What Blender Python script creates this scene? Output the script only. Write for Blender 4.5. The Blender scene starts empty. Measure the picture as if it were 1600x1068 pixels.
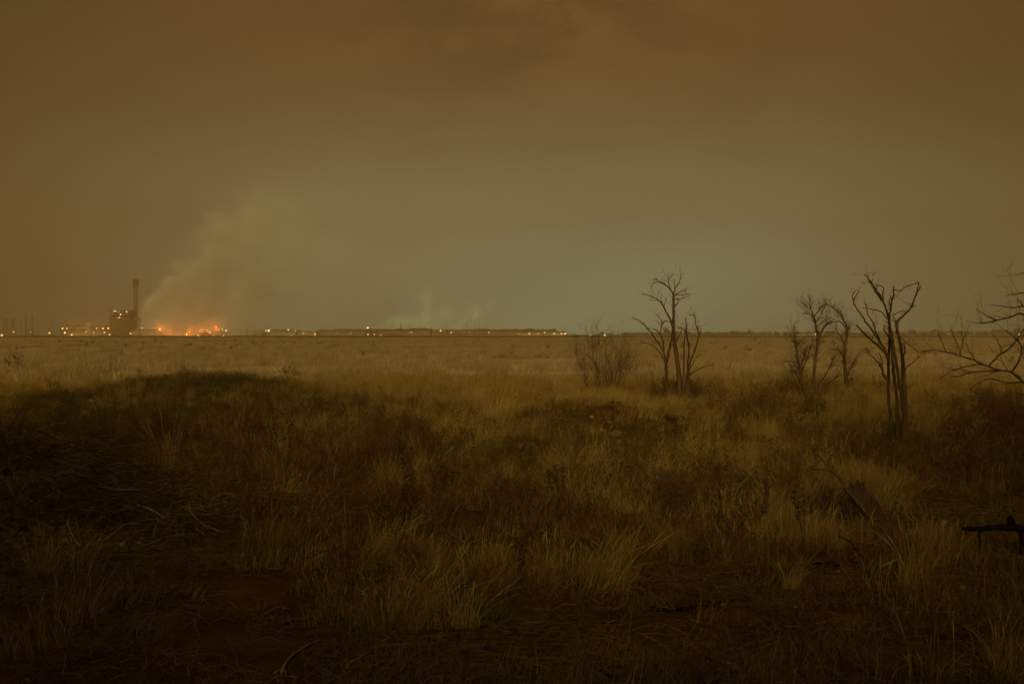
import bpy, math, random
import numpy as np
from mathutils import Vector

R = math.radians
rng = np.random.default_rng(11)
random.seed(11)
S = bpy.context.scene
COL = S.collection

# ------------------------------------------------------------------ camera
CH, F, HY = 2.2, 1556.0, 522.0            # eye height, focal length in photo pixels, horizon row
cd = bpy.data.cameras.new('camera'); cam = bpy.data.objects.new('camera', cd); COL.objects.link(cam)
cam.location = (0, 0, CH); cam.rotation_euler = (R(90), 0, 0)
cd.sensor_width = 36; cd.lens = 36 * F / 1600; cd.shift_y = -(534 - HY) / 1600
cd.clip_start = 0.1; cd.clip_end = 20000
S.camera = cam

# ------------------------------------------------------------------ exposure
S.view_settings.view_transform = 'Standard'
S.view_settings.look = 'None'
S.view_settings.exposure = 1.0; S.view_settings.gamma = 1
S.render.engine = 'CYCLES'
S.cycles.use_denoising = True
S.cycles.max_bounces = 5; S.cycles.diffuse_bounces = 2; S.cycles.use_adaptive_sampling = True; S.cycles.adaptive_threshold = 0.02; S.cycles.adaptive_min_samples = 24; S.cycles.transparent_max_bounces = 16
S.cycles.volume_bounces = 1
S.cycles.volume_step_rate = 0.8; S.cycles.volume_max_steps = 256

# ------------------------------------------------------------------ world: smoky dusk sky
SUN_EL, SUN_AZ = 26.0, 184.0              # azimuth clockwise from +Y: behind the camera, a little left
W = bpy.data.worlds.new('World'); S.world = W; W.use_nodes = True
nt = W.node_tree; nt.nodes.clear()

def N(t, kind, **kw):
    n = t.nodes.new(kind)
    for k, v in kw.items(): setattr(n, k, v)
    return n
def setin(t, n, i, v):
    if hasattr(v, 'links') or isinstance(v, bpy.types.NodeSocket): t.links.new(v, n.inputs[i])
    elif v is not None: n.inputs[i].default_value = v
def M(t, op, a, b=None, c=None, clamp=False):
    n = N(t, 'ShaderNodeMath', operation=op, use_clamp=clamp)
    setin(t, n, 0, a); setin(t, n, 1, b); setin(t, n, 2, c)
    return n.outputs[0]
def MIX(t, fac, a, b, blend='MIX'):
    n = N(t, 'ShaderNodeMix', data_type='RGBA', blend_type=blend)
    setin(t, n, 0, fac); setin(t, n, 6, a); setin(t, n, 7, b)
    return n.outputs[2]
def RAMP(t, fac, stops, interp='LINEAR'):
    n = N(t, 'ShaderNodeValToRGB'); n.color_ramp.interpolation = interp
    e = n.color_ramp.elements
    while len(e) < len(stops): e.new(0.5)
    for k, (p, c) in enumerate(stops):
        e[k].position = p; e[k].color = (*c, 1) if len(c) == 3 else c
    setin(t, n, 0, fac); return n.outputs[0]
def NOISE(t, vec, scale, detail=4, rough=0.55, dist=0.0):
    n = N(t, 'ShaderNodeTexNoise'); n.inputs['Scale'].default_value = scale
    n.inputs['Detail'].default_value = detail; n.inputs['Roughness'].default_value = rough
    n.inputs['Distortion'].default_value = dist
    if vec is not None: t.links.new(vec, n.inputs['Vector'])
    return n.outputs['Fac']
def SMOOTH(t, v, a, b):
    n = N(t, 'ShaderNodeMapRange', interpolation_type='SMOOTHSTEP')
    setin(t, n, 0, v); n.inputs[1].default_value = a; n.inputs[2].default_value = b
    return n.outputs[0]
def MAPV(t, vec, scale, loc=(0, 0, 0)):
    n = N(t, 'ShaderNodeMapping'); n.inputs['Scale'].default_value = scale; n.inputs['Location'].default_value = loc
    t.links.new(vec, n.inputs['Vector']); return n.outputs[0]
def GAUSS(t, v, c, s):
    d = M(t, 'DIVIDE', M(t, 'SUBTRACT', v, c), s)
    return M(t, 'EXPONENT', M(t, 'MULTIPLY', M(t, 'MULTIPLY', d, d), -1.0))

tc = N(nt, 'ShaderNodeTexCoord'); dirv = tc.outputs['Generated']
sx = N(nt, 'ShaderNodeSeparateXYZ'); nt.links.new(dirv, sx.inputs[0])
dx, dy, dz = sx.outputs
az = M(nt, 'ARCTAN2', dx, dy)
sky = N(nt, 'ShaderNodeTexSky', sky_type='NISHITA', sun_disc=False)
sky.sun_elevation = R(SUN_EL); sky.sun_rotation = R(SUN_AZ); sky.dust_density = 8; sky.air_density = 2
base = RAMP(nt, dz, [(0.0, (0.100, 0.047, 0.011)), (0.16, (0.112, 0.056, 0.015)), (0.32, (0.116, 0.056, 0.015)),
                     (0.55, (0.075, 0.043, 0.014)), (1.0, (0.030, 0.017, 0.006))])
side = M(nt, 'ADD', 0.20, M(nt, 'MULTIPLY', GAUSS(nt, az, 0.03, 0.52), 0.80))
base = MIX(nt, 1.0, base, side, 'MULTIPLY')
glow = M(nt, 'MULTIPLY', GAUSS(nt, az, 0.11, 0.35), GAUSS(nt, dz, 0.045, 0.115))
glow2 = M(nt, 'MULTIPLY', GAUSS(nt, az, -0.24, 0.24), GAUSS(nt, dz, 0.08, 0.12))
base = MIX(nt, glow, base, (0.215, 0.31, 0.20, 1), 'ADD')
base = MIX(nt, M(nt, 'MULTIPLY', glow2, 0.9), base, (0.07, 0.074, 0.042, 1), 'ADD')
sv = MAPV(nt, dirv, (1.0, 1.0, 2.2))
n1 = NOISE(nt, sv, 2.6, 4, 0.5, 0.6)
n2 = NOISE(nt, sv, 8.0, 5, 0.55, 0.4)
band = M(nt, 'ADD', M(nt, 'MULTIPLY', n1, 0.62), M(nt, 'MULTIPLY', n2, 0.30))
band = M(nt, 'ADD', band, 0.56)
dark = M(nt, 'MULTIPLY', M(nt, 'MULTIPLY', GAUSS(nt, az, 0.02, 0.20), GAUSS(nt, dz, 0.34, 0.13)), SMOOTH(nt, n2, 0.35, 0.6))
band = M(nt, 'MULTIPLY', band, M(nt, 'SUBTRACT', 1.0, M(nt, 'MULTIPLY', dark, 0.5)))
base = MIX(nt, 1.0, base, band, 'MULTIPLY')
nish = MIX(nt, 1.0, sky.outputs[0], (1.0, 0.62, 0.28, 1), 'MULTIPLY')
bg1 = N(nt, 'ShaderNodeBackground'); bg1.inputs[1].default_value = 0.60
nt.links.new(base, bg1.inputs[0])
bg2 = N(nt, 'ShaderNodeBackground'); bg2.inputs[1].default_value = 0.002
nt.links.new(nish, bg2.inputs[0])
add = N(nt, 'ShaderNodeAddShader'); nt.links.new(bg1.outputs[0], add.inputs[0]); nt.links.new(bg2.outputs[0], add.inputs[1])
wo = N(nt, 'ShaderNodeOutputWorld'); nt.links.new(add.outputs[0], wo.inputs[0])

sd = bpy.data.lights.new('sun', 'SUN'); sd.energy = 1.5; sd.angle = R(22); sd.color = (1.0, 0.79, 0.30)
sun = bpy.data.objects.new('sun', sd); COL.objects.link(sun)
a = R(SUN_AZ); e = R(SUN_EL)
sun.rotation_euler = Vector((-math.sin(a) * math.cos(e), -math.cos(a) * math.cos(e), -math.sin(e))).to_track_quat('-Z', 'Y').to_euler()

# ------------------------------------------------------------------ terrain function
_T = rng.random((256, 256))
def vnoise(x, y):
    x = np.asarray(x, float); y = np.asarray(y, float)
    xi = np.floor(x).astype(int); yi = np.floor(y).astype(int)
    fx = x - xi; fy = y - yi; fx = fx * fx * (3 - 2 * fx); fy = fy * fy * (3 - 2 * fy)
    g = lambda i, j: _T[i & 255, j & 255]
    return (g(xi, yi) * (1 - fx) + g(xi + 1, yi) * fx) * (1 - fy) + (g(xi, yi + 1) * (1 - fx) + g(xi + 1, yi + 1) * fx) * fy
def fbm(x, y, o=4):
    s = 0; a = 0.5
    for k in range(o):
        s = s + a * vnoise(x * 2 ** k + 17.3 * k, y * 2 ** k + 5.1 * k); a *= 0.5
    return s - 0.47
def sstep(v, a, b):
    t = np.clip((v - a) / (b - a), 0, 1); return t * t * (3 - 2 * t)
def gx(px, d): return (px - 800) / F * d
MOUNDS = [(gx(310, 30), 30, 0.72, 3.2, 2.6), (gx(60, 27), 27, 0.50, 4.4, 3.0), (gx(430, 29), 29, 0.42, 2.6, 2.0),
          (gx(925, 20.5), 20.5, 0.85, 2.7, 1.8), (gx(110, 11.8), 11.8, 0.34, 1.3, 0.7), (gx(-60, 11.0), 11.0, 0.6, 1.5, 1.2),
          (gx(1430, 13), 13, 0.16, 1.2, 1.0), (gx(820, 18), 18, 0.22, 1.2, 0.8)]
def H(x, y):
    x = np.asarray(x, float); y = np.asarray(y, float)
    r = np.hypot(x, y)
    near = 1 - sstep(r, 60, 160)
    z = near * (0.34 * fbm(x / 7.0, y / 7.0) + 0.10 * fbm(x / 1.3 + 40, y / 1.3)) * sstep(r, 0, 6)
    z = z + (1 - sstep(r, 22, 40)) * 0.05 * fbm(x / 0.35, y / 0.35 + 9)
    for (mx, my, h, a, b) in MOUNDS:
        z = z + h * np.exp(-((x - mx) / a) ** 2 - ((y - my) / b) ** 2)
    # added unseen berm wrapping behind the viewpoint, shaped to shade foreground and corners
    ang = np.abs(np.arctan2(x, -y))
    z = z + 10.2 * (1 + 0.75 * sstep(ang, R(14), R(55))) * sstep(r, 3.5, 12.0) * (1 - sstep(ang, R(80), R(122))) * (1 - sstep(r, 18, 34))
    return z
def ground_pt(px, py):
    """where the sight line of a photo pixel meets the ground"""
    y = np.geomspace(4.0, 900, 6000)
    x = (px - 800) / F * y; zr = CH - (py - HY) / F * y
    d = zr - H(x, y); k = np.argmax(d < 0) if (d < 0).any() else len(y) - 1
    return Vector((x[k], y[k], float(H(x[k], y[k]))))

# ------------------------------------------------------------------ materials
def material(name):
    m = bpy.data.materials.new(name); m.use_nodes = True
    t = m.node_tree; b = t.nodes['Principled BSDF']; b.inputs['Roughness'].default_value = 0.9
    b.inputs['Specular IOR Level'].default_value = 0.2
    return m, t, b
def mat(name, c1, c2, scale=3.0, rough=0.9, bump=0.0, detail=5, stretch=None, coord='Object'):
    m, t, b = material(name)
    co = N(t, 'ShaderNodeTexCoord').outputs[coord]
    if stretch: co = MAPV(t, co, stretch)
    f = NOISE(t, co, scale, detail, 0.6)
    c = RAMP(t, f, [(0.34, c1), (0.66, c2)]); t.links.new(c, b.inputs['Base Color'])
    b.inputs['Roughness'].default_value = rough
    if bump:
        bn = N(t, 'ShaderNodeBump'); bn.inputs['Strength'].default_value = bump; bn.inputs['Distance'].default_value = 0.02
        t.links.new(f, bn.inputs['Height']); t.links.new(bn.outputs[0], b.inputs['Normal'])
    return m
def emit(name, col, s):
    m = bpy.data.materials.new(name); m.use_nodes = True; t = m.node_tree; t.nodes.clear()
    em = N(t, 'ShaderNodeEmission'); em.inputs[0].default_value = (*col, 1); em.inputs[1].default_value = s
    o = N(t, 'ShaderNodeOutputMaterial'); t.links.new(em.outputs[0], o.inputs[0])
    m.cycles.emission_sampling = 'NONE'
    return m

def ground_material():
    m, t, b = material('field_ground')
    pos = N(t, 'ShaderNodeNewGeometry').outputs['Position']
    f1 = NOISE(t, pos, 1.6, 6, 0.65); f2 = NOISE(t, pos, 14, 5, 0.65); f3 = NOISE(t, pos, 0.25, 4, 0.6)
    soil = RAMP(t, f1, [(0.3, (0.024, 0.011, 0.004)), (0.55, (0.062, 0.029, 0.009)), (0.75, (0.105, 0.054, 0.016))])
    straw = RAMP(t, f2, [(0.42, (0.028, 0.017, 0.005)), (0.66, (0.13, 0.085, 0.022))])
    near = MIX(t, SMOOTH(t, f3, 0.40, 0.62), soil, straw)
    # ploughed-flat stubble field further out
    pv = MAPV(t, pos, (0.03, 0.11, 1)); g1 = NOISE(t, pv, 1.0, 6, 0.62)
    pv2 = MAPV(t, pos, (0.28, 0.28, 1)); g2 = NOISE(t, pv2, 1.0, 5, 0.65)
    gm = M(t, 'ADD', M(t, 'MULTIPLY', g1, 0.65), M(t, 'MULTIPLY', g2, 0.35))
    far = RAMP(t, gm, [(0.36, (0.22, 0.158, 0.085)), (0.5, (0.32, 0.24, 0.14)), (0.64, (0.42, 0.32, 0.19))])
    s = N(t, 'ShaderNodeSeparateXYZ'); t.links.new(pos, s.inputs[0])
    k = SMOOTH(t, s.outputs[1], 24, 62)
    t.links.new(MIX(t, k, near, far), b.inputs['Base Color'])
    bn = N(t, 'ShaderNodeBump'); bn.inputs['Strength'].default_value = 0.7; bn.inputs['Distance'].default_value = 0.03
    t.links.new(f2, bn.inputs['Height']); t.links.new(bn.outputs[0], b.inputs['Normal'])
    b.inputs['Roughness'].default_value = 1.0; b.inputs['Specular IOR Level'].default_value = 0.0
    return m
def grass_material(name, c_lo, c_hi, tint, trans=0.35):
    m, t, b = material(name)
    oi = N(t, 'ShaderNodeObjectInfo'); at = N(t, 'ShaderNodeAttribute', attribute_name='rnd')
    pos = N(t, 'ShaderNodeNewGeometry').outputs['Position']
    f = NOISE(t, MAPV(t, pos, (1, 1, 0)), 0.55, 4, 0.6)
    v = M(t, 'ADD', M(t, 'MULTIPLY', oi.outputs['Random'], 0.35), M(t, 'MULTIPLY', at.outputs['Fac'], 0.65))
    c = MIX(t, v, (*c_lo, 1), (*c_hi, 1))
    c = MIX(t, SMOOTH(t, f, 0.42, 0.66), c, MIX(t, 1.0, c, (*tint, 1), 'MULTIPLY'))
    t.links.new(c, b.inputs['Base Color'])
    tr = N(t, 'ShaderNodeBsdfTranslucent'); t.links.new(c, tr.inputs[0])
    mx = N(t, 'ShaderNodeMixShader'); mx.inputs[0].default_value = trans
    o = t.nodes['Material Output']
    t.links.new(b.outputs[0], mx.inputs[1]); t.links.new(tr.outputs[0], mx.inputs[2]); t.links.new(mx.outputs[0], o.inputs[0])
    return m

MAT = {}
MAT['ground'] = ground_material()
MAT['grass'] = grass_material('dry_grass', (0.17, 0.108, 0.030), (0.44, 0.305, 0.092), (0.62, 0.56, 0.46))
MAT['fargrass'] = grass_material('field_grass', (0.19, 0.137, 0.075), (0.48, 0.37, 0.22), (0.62, 0.56, 0.50))
MAT['green'] = grass_material('green_grass', (0.060, 0.058, 0.010), (0.140, 0.120, 0.022), (0.85, 0.8, 0.7))
MAT['weed'] = grass_material('dead_weed', (0.044, 0.022, 0.006), (0.165, 0.088, 0.024), (0.8, 0.7, 0.6), 0.2)
MAT['litter'] = grass_material('straw_litter', (0.035, 0.018, 0.004), (0.17, 0.100, 0.026), (0.8, 0.7, 0.6), 0.1)
MAT['bark'] = mat('dead_bark', (0.022, 0.012, 0.005), (0.088, 0.048, 0.023), 9, 0.95, 0.5, stretch=(1, 1, 0.15))
MAT['bark2'] = mat('grey_bark', (0.036, 0.020, 0.009), (0.100, 0.058, 0.028), 9, 0.95, 0.5, stretch=(1, 1, 0.15))
MAT['twig'] = mat('twig_bark', (0.045, 0.024, 0.011), (0.10, 0.056, 0.027), 6, 0.95)
MAT['pale'] = mat('bleached_wood', (0.10, 0.060, 0.03), (0.29, 0.20, 0.11), 12, 0.9, 0.3)
MAT['char'] = mat('charred_wood', (0.003, 0.0022, 0.0015), (0.012, 0.008, 0.005), 12, 0.85, 0.5)
MAT['char'].node_tree.nodes['Principled BSDF'].inputs['Specular IOR Level'].default_value = 0.0
MAT['board'] = mat('weathered_wood', (0.014, 0.008, 0.0035), (0.060, 0.032, 0.013), 7, 0.9, 0.6, stretch=(4, 4, 0.4))
MAT['stone'] = mat('field_stone', (0.070, 0.045, 0.018), (0.16, 0.11, 0.05), 9, 0.9, 0.4)
MAT['palestone'] = mat('pale_stone', (0.085, 0.060, 0.029), (0.21, 0.155, 0.08), 9, 0.9, 0.3)
MAT['steel'] = mat('rusty_steel', (0.035, 0.024, 0.015), (0.085, 0.055, 0.032), 0.5, 0.8)
MAT['clad'] = mat('dark_cladding', (0.040, 0.028, 0.018), (0.080, 0.054, 0.033), 0.25, 0.8, stretch=(1, 1, 0.1))
MAT['shed'] = mat('shed_cladding', (0.15, 0.112, 0.07), (0.25, 0.19, 0.12), 0.15, 0.8, stretch=(1, 1, 0.2))
MAT['paleclad'] = mat('pale_cladding', (0.30, 0.26, 0.18), (0.42, 0.37, 0.26), 0.15, 0.8)
MAT['roof'] = mat('metal_roof', (0.10, 0.072, 0.046), (0.18, 0.135, 0.085), 0.2, 0.7)
MAT['concrete'] = mat('stack_concrete', (0.10, 0.075, 0.05), (0.16, 0.12, 0.08), 0.3, 0.9)
MAT['bank'] = mat('scrubby_bank', (0.050, 0.030, 0.012), (0.115, 0.070, 0.028), 0.35, 1.0, coord='Object')
MAT['leaf'] = mat('far_foliage', (0.020, 0.017, 0.007), (0.05, 0.037, 0.016), 0.3, 1.0)
MAT['lamp'] = emit('sodium_lamp', (1.0, 0.46, 0.10), 2.0)
MAT['lampw'] = emit('white_lamp', (1.0, 0.70, 0.32), 1.7)
MAT['lampr'] = emit('red_lamp', (1.0, 0.25, 0.05), .8)
MAT['litwin'] = emit('lit_opening', (1.0, 0.55, 0.12), .8)
MAT['flame'] = emit('gas_flame', (1.0, 0.33, 0.03), .85)
MAT['litwall'] = MAT['paleclad']

# ------------------------------------------------------------------ mesh helpers
class MB:
    def __init__(s): s.v = []; s.f = []
    def add(s, vs, fs):
        o = len(s.v); s.v.extend(vs); s.f.extend([tuple(i + o for i in f) for f in fs])
    def box(s, x0, x1, y0, y1, z0, z1):
        s.add([(x0,y0,z0),(x1,y0,z0),(x1,y1,z0),(x0,y1,z0),(x0,y0,z1),(x1,y0,z1),(x1,y1,z1),(x0,y1,z1)],
              [(0,3,2,1),(4,5,6,7),(0,1,5,4),(1,2,6,5),(2,3,7,6),(3,0,4,7)])
    def gable(s, x0, x1, y0, y1, z0, z1):
        ym = (y0 + y1) / 2
        s.add([(x0,y0,z0),(x1,y0,z0),(x1,y1,z0),(x0,y1,z0),(x0,ym,z1),(x1,ym,z1)], [(0,1,5,4),(2,3,4,5),(1,2,5),(3,0,4),(0,3,2,1)])
    def tube(s, pts, radii, n=6):
        pts = [Vector(p) for p in pts]; vs = []; fs = []
        prev = None
        for i, p in enumerate(pts):
            t = (pts[min(i + 1, len(pts) - 1)] - pts[max(i - 1, 0)])
            t = t.normalized() if t.length > 1e-9 else Vector((0, 0, 1))
            if prev is None:
                u = t.cross(Vector((0, 1, 0.3)));
                if u.length < 1e-4: u = t.cross(Vector((1, 0, 0)))
            else: u = prev - t * prev.dot(t)
            u.normalize(); prev = u; w = t.cross(u)
            for k in range(n):
                a = 2 * math.pi * k / n
                vs.append(tuple(p + (u * math.cos(a) + w * math.sin(a)) * radii[i]))
        for i in range(len(pts) - 1):
            for k in range(n):
                fs.append((i*n+k, i*n+(k+1) % n, (i+1)*n+(k+1) % n, (i+1)*n+k))
        fs.append(tuple(range(n - 1, -1, -1))); fs.append(tuple((len(pts)-1)*n + k for k in range(n)))
        s.add(vs, fs)
    def cyl(s, x, y, z0, z1, r0, r1=None, n=20):
        s.tube([(x, y, z0), (x, y, z1)], [r0, r0 if r1 is None else r1], n)
    def ball(s, c, r, n=8, m=5, sq=(1, 1, 1)):
        vs = [(c[0], c[1], c[2] - r*sq[2])]
        for i in range(1, m):
            p = -math.pi/2 + math.pi*i/m
            for k in range(n):
                a = 2*math.pi*k/n
                vs.append((c[0]+r*sq[0]*math.cos(p)*math.cos(a), c[1]+r*sq[1]*math.cos(p)*math.sin(a), c[2]+r*sq[2]*math.sin(p)))
        vs.append((c[0], c[1], c[2] + r*sq[2])); fs = []
        for k in range(n): fs.append((0, 1+(k+1) % n, 1+k))
        for i in range(m-2):
            for k in range(n): fs.append((1+i*n+k, 1+i*n+(k+1) % n, 1+(i+1)*n+(k+1) % n, 1+(i+1)*n+k))
        b = 1+(m-2)*n
        for k in range(n): fs.append((b+k, b+(k+1) % n, b+n))
        s.add(vs, fs)
    def build(s, name, m, parent=None, smooth=True, loc=None):
        me = bpy.data.meshes.new(name); vs = s.v
        if loc is not None: vs = [(x-loc[0], y-loc[1], z-loc[2]) for x, y, z in vs]
        me.from_pydata(vs, [], s.f); me.materials.append(m)
        if smooth: me.shade_smooth()
        o = bpy.data.objects.new(name, me); COL.objects.link(o)
        if parent is not None:
            o.parent = parent
        elif loc is not None: o.location = loc
        return o
def tag(o, label=None, cat=None, group=None, kind=None):
    if label: o['label'] = label
    if cat: o['category'] = cat
    if group: o['group'] = group
    if kind: o['kind'] = kind
    return o
def thing(name, label, cat, loc, group=None):
    o = bpy.data.objects.new(name, None); COL.objects.link(o); o.location = loc
    o.empty_display_size = 0.3
    return tag(o, label, cat, group)

# ------------------------------------------------------------------ ground sheet
def build_ground():
    ys = list(np.arange(-40, 4, 0.8)); y = 4.0
    while y < 7000: ys.append(y); y *= 1.0 + (0.011 if y < 60 else 0.035)
    ys = np.array(ys); ts = np.linspace(-1, 1, 281)
    Y, T = np.meshgrid(ys, ts, indexing='ij'); X = T * (9 + np.abs(Y) * 0.72)
    Z = H(X, Y); nr, nc = X.shape
    vs = np.stack([X, Y, Z], -1).reshape(-1, 3)
    i = np.arange(nr - 1)[:, None] * nc + np.arange(nc - 1)[None, :]
    fs = np.stack([i, i + 1, i + nc + 1, i + nc], -1).reshape(-1, 4)
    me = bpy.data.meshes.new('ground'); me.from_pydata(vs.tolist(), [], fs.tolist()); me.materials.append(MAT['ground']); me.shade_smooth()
    o = bpy.data.objects.new('ground', me); COL.objects.link(o); tag(o, 'flat scrubby field of dry grass and bare soil', 'ground', kind='structure')
build_ground()
def build_bank():
    m = MB(); n = 420; xs = np.linspace(-560, 560, n); Y0 = 700; vs = []; fs = []
    prof = [(-9, -0.2), (-5, 0.45), (-2, 0.95), (1, 1.0), (6, 0.6), (12, -0.2)]
    for i, x in enumerate(xs):
        k = 0.72 + 0.9 * (fbm(np.array(x / 22.0), np.array(3.0)) + .25) + 0.25 * random.random()
        for (a, h) in prof: vs.append((x, Y0 + a + random.uniform(-.6, .6), h * k))
    for i in range(n - 1):
        for j in range(5): fs.append((i*6+j, (i+1)*6+j, (i+1)*6+j+1, i*6+j+1))
    m.add(vs, fs); o = m.build('earth_bank', MAT['bank'])
    tag(o, 'long low dark earth bank along the far edge of the field', 'bank', kind='structure')
build_bank()

# ------------------------------------------------------------------ dead trees
def spline(pts, rad, sub=5):
    P = [np.array(p, float) for p in pts]; P = [2*P[0]-P[1]] + P + [2*P[-1]-P[-2]]; out = []; rr = []
    n = len(pts)
    for i in range(1, len(P) - 2):
        for k in range(sub):
            t = k / sub
            out.append(0.5*((2*P[i]) + (-P[i-1]+P[i+1])*t + (2*P[i-1]-5*P[i]+4*P[i+1]-P[i+2])*t*t + (-P[i-1]+3*P[i]-3*P[i+1]+P[i+2])*t**3))
            rr.append(((i-1)+t) / (n-1))
    out.append(P[-2]); rr.append(1.0)
    return out, [rad[0] + (rad[1]-rad[0]) * (u ** 0.8) for u in rr]
def twig_from(mb, p, d, L, r, depth):
    n = 4; pts = [p]; q = p.copy(); dd = d / np.linalg.norm(d)
    for k in range(n):
        dd = (np.asarray(dd) + np.array([random.gauss(0, .18), random.gauss(0, .18), random.gauss(0.05, .16)])); dd /= np.linalg.norm(dd)
        q = q + dd * L / n; pts.append(q)
    mb.tube(pts, [r * (1 - 0.75 * k / n) for k in range(n + 1)], 3)
    if depth > 0:
        for k in range(random.randint(1, 3)):
            i = random.randint(1, n); s = np.array([random.gauss(0, 1), random.gauss(0, 1), random.gauss(.25, .8)])
            twig_from(mb, pts[i], dd + s * 0.8, L * random.uniform(.35, .65), r * .65, depth - 1)
def traced_tree(name, label, cat, base_px, crop, limbs, twigs=1.0, barkm='bark', minr=0.0045, depth_spread=0.35, twig_len=0.35, group=None, dist=None, tmat='twig'):
    """limbs: (part, [(x, y) in crop], r0, r1) -- a limb whose first point lies on an earlier limb starts there, at its depth"""
    sc, ox, oy = crop
    b = ground_pt(*base_px) if dist is None else Vector((gx(base_px[0], dist), dist, 0))
    if dist is not None: b.z = float(H(b.x, b.y))
    D = b.y; root = thing(name, label, cat, b, group)
    done = []; tw = MB()
    for (part, pts, r0, r1) in limbs:
        P = []
        q0 = np.array([gx(ox + pts[0][0]/sc, D), 0, CH - (oy + pts[0][1]/sc - HY)/F*D])
        y0 = None
        if part != 'trunk':
            best = 1e9
            for L in done:
                for p in L:
                    dd = (p[0]-q0[0])**2 + (p[2]-q0[2])**2
                    if dd < best: best = dd; y0 = p[1]
            if best > (0.25)**2: y0 = None
        if y0 is None: y0 = D + random.uniform(-.5, .5) * depth_spread
        drift = random.choice((-1, 1)) * random.uniform(.2, .6)
        X0 = q0; acc = 0
        for i, (cx, cy) in enumerate(pts):
            u = np.array([gx(ox + cx/sc, D), 0, CH - (oy + cy/sc - HY)/F*D])
            if i: acc += np.linalg.norm(u - X0); X0 = u
            yy = y0 + drift * acc * 0.55
            k = yy / D                                   # keep the outline while the limb leans in depth
            P.append((u[0]*k, yy, CH + (u[2]-CH)*k))
        if part == 'trunk':                              # root the stem in the soil
            g = float(H(P[0][0], P[0][1])); P[0] = (P[0][0], P[0][1], min(P[0][2], g) - 0.08)
        sp, rr = spline(P, (max(r0/sc/F*D, minr), max(r1/sc/F*D, minr*.75)))
        rr = [r * random.uniform(.88, 1.14) for r in rr]
        sp = [p + np.array([random.gauss(0, 1), random.gauss(0, 1), 0]) * 0.006 * (1 if i else 0) for i, p in enumerate(sp)]
        mb = MB(); mb.tube([tuple(p) for p in sp], rr, 7 if part == 'trunk' else 5)
        mb.build(part, MAT[barkm], root, loc=b)
        done.append(sp)
        Lt = sum(np.linalg.norm(sp[i+1]-sp[i]) for i in range(len(sp)-1))
        for k in range(int(round(twigs * Lt * 9))):
            i = random.randint(int(len(sp) * .35), len(sp) - 2)
            t = sp[i+1] - sp[i]; t = t/np.linalg.norm(t)
            s = np.array([random.gauss(0, 1), random.gauss(0, 1), random.gauss(.2, .7)])
            twig_from(tw, sp[i], t*.8 + s*.7, twig_len * random.uniform(.4, 1.3), min(max(rr[i]*.4, minr*.7), .008), 2 if random.random() < .4 else 1)
    if tw.v: tw.build('crown', MAT[tmat], root, loc=b)
    return root
C7 = (4.45, 880, 400); C8 = (3.3375, 1200, 400)
traced_tree('dead_tree', 'tall bare dead tree with several stems, its crooked crown bending left above the horizon', 'tree', (1062, 622), C7, [
    ('trunk', [(815,985),(808,850),(795,740),(775,600),(768,480),(768,380),(768,280)], 21, 8),
    ('trunk', [(733,980),(725,890),(717,800),(718,740),(735,660),(750,590),(762,510)], 13, 6),
    ('trunk', [(850,980),(860,850),(868,750),(875,640),(860,560),(855,490),(850,430)], 10, 2.5),
    ('trunk', [(866,960),(875,780),(905,680),(935,590),(945,540),(925,490),(918,440),(905,405),(880,412)], 9, 2),
    ('trunk', [(832,975),(838,800),(840,700),(840,600),(845,510),(800,500)], 8, 2),
    ('branch', [(726,940),(704,880),(696,835)], 9, 6),
    ('branch', [(768,280),(775,230),(800,190),(818,145),(808,90)], 6, 1.3),
    ('branch', [(768,275),(750,240),(720,205),(680,180),(640,160),(625,168)], 6.5, 1.5),
    ('branch', [(752,245),(735,190),(722,140),(705,125)], 4, 1.2),
    ('branch', [(732,170),(755,135),(785,128)], 3, 1.2),
    ('branch', [(718,208),(690,190),(655,180),(625,190),(612,210),(625,250),(622,280)], 3, 1.2),
    ('branch', [(769,280),(800,255),(835,240),(860,238)], 4.5, 1.4),
    ('branch', [(780,268),(830,270),(870,262),(888,268)], 4, 1.2),
    ('branch', [(772,300),(815,298),(850,285),(885,270)], 4, 1.3),
    ('branch', [(769,350),(790,335),(800,310),(795,288)], 5, 2),
    ('branch', [(772,240),(775,195),(770,155)], 3.5, 1.2),
    ('branch', [(766,500),(745,440),(715,385),(690,335),(655,300),(620,285),(585,268),(548,265)], 8.5, 1.5),
    ('branch', [(684,325),(680,290),(682,262)], 3, 1.2),
    ('branch', [(655,300),(630,308),(606,306)], 3, 1.2),
    ('branch', [(718,770),(700,670),(660,600),(610,530),(570,480),(520,445),(472,432)], 8, 1.6),
    ('branch', [(700,660),(695,590),(675,540),(685,480),(680,445),(650,405)], 7, 1.6),
    ('branch', [(684,475),(715,448),(735,462)], 3.5, 1.5),
    ('branch', [(676,540),(645,515),(625,505)], 4, 2),
    ('branch', [(714,745),(680,680),(630,625),(580,605),(530,600)], 6, 1.5),
    ('branch', [(941,565),(955,525),(950,500)], 4, 1.5),
    ('branch', [(873,830),(920,795),(980,770),(1050,745)], 6, 1.3),
    ('branch', [(812,950),(770,900),(742,850)], 7, 3),
    ('branch', [(872,800),(905,740),(925,700),(960,690)], 4, 1.3),
    ('branch', [(780,600),(820,520),(822,470)], 4, 1.5)], twigs=0.75, twig_len=0.30)
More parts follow.
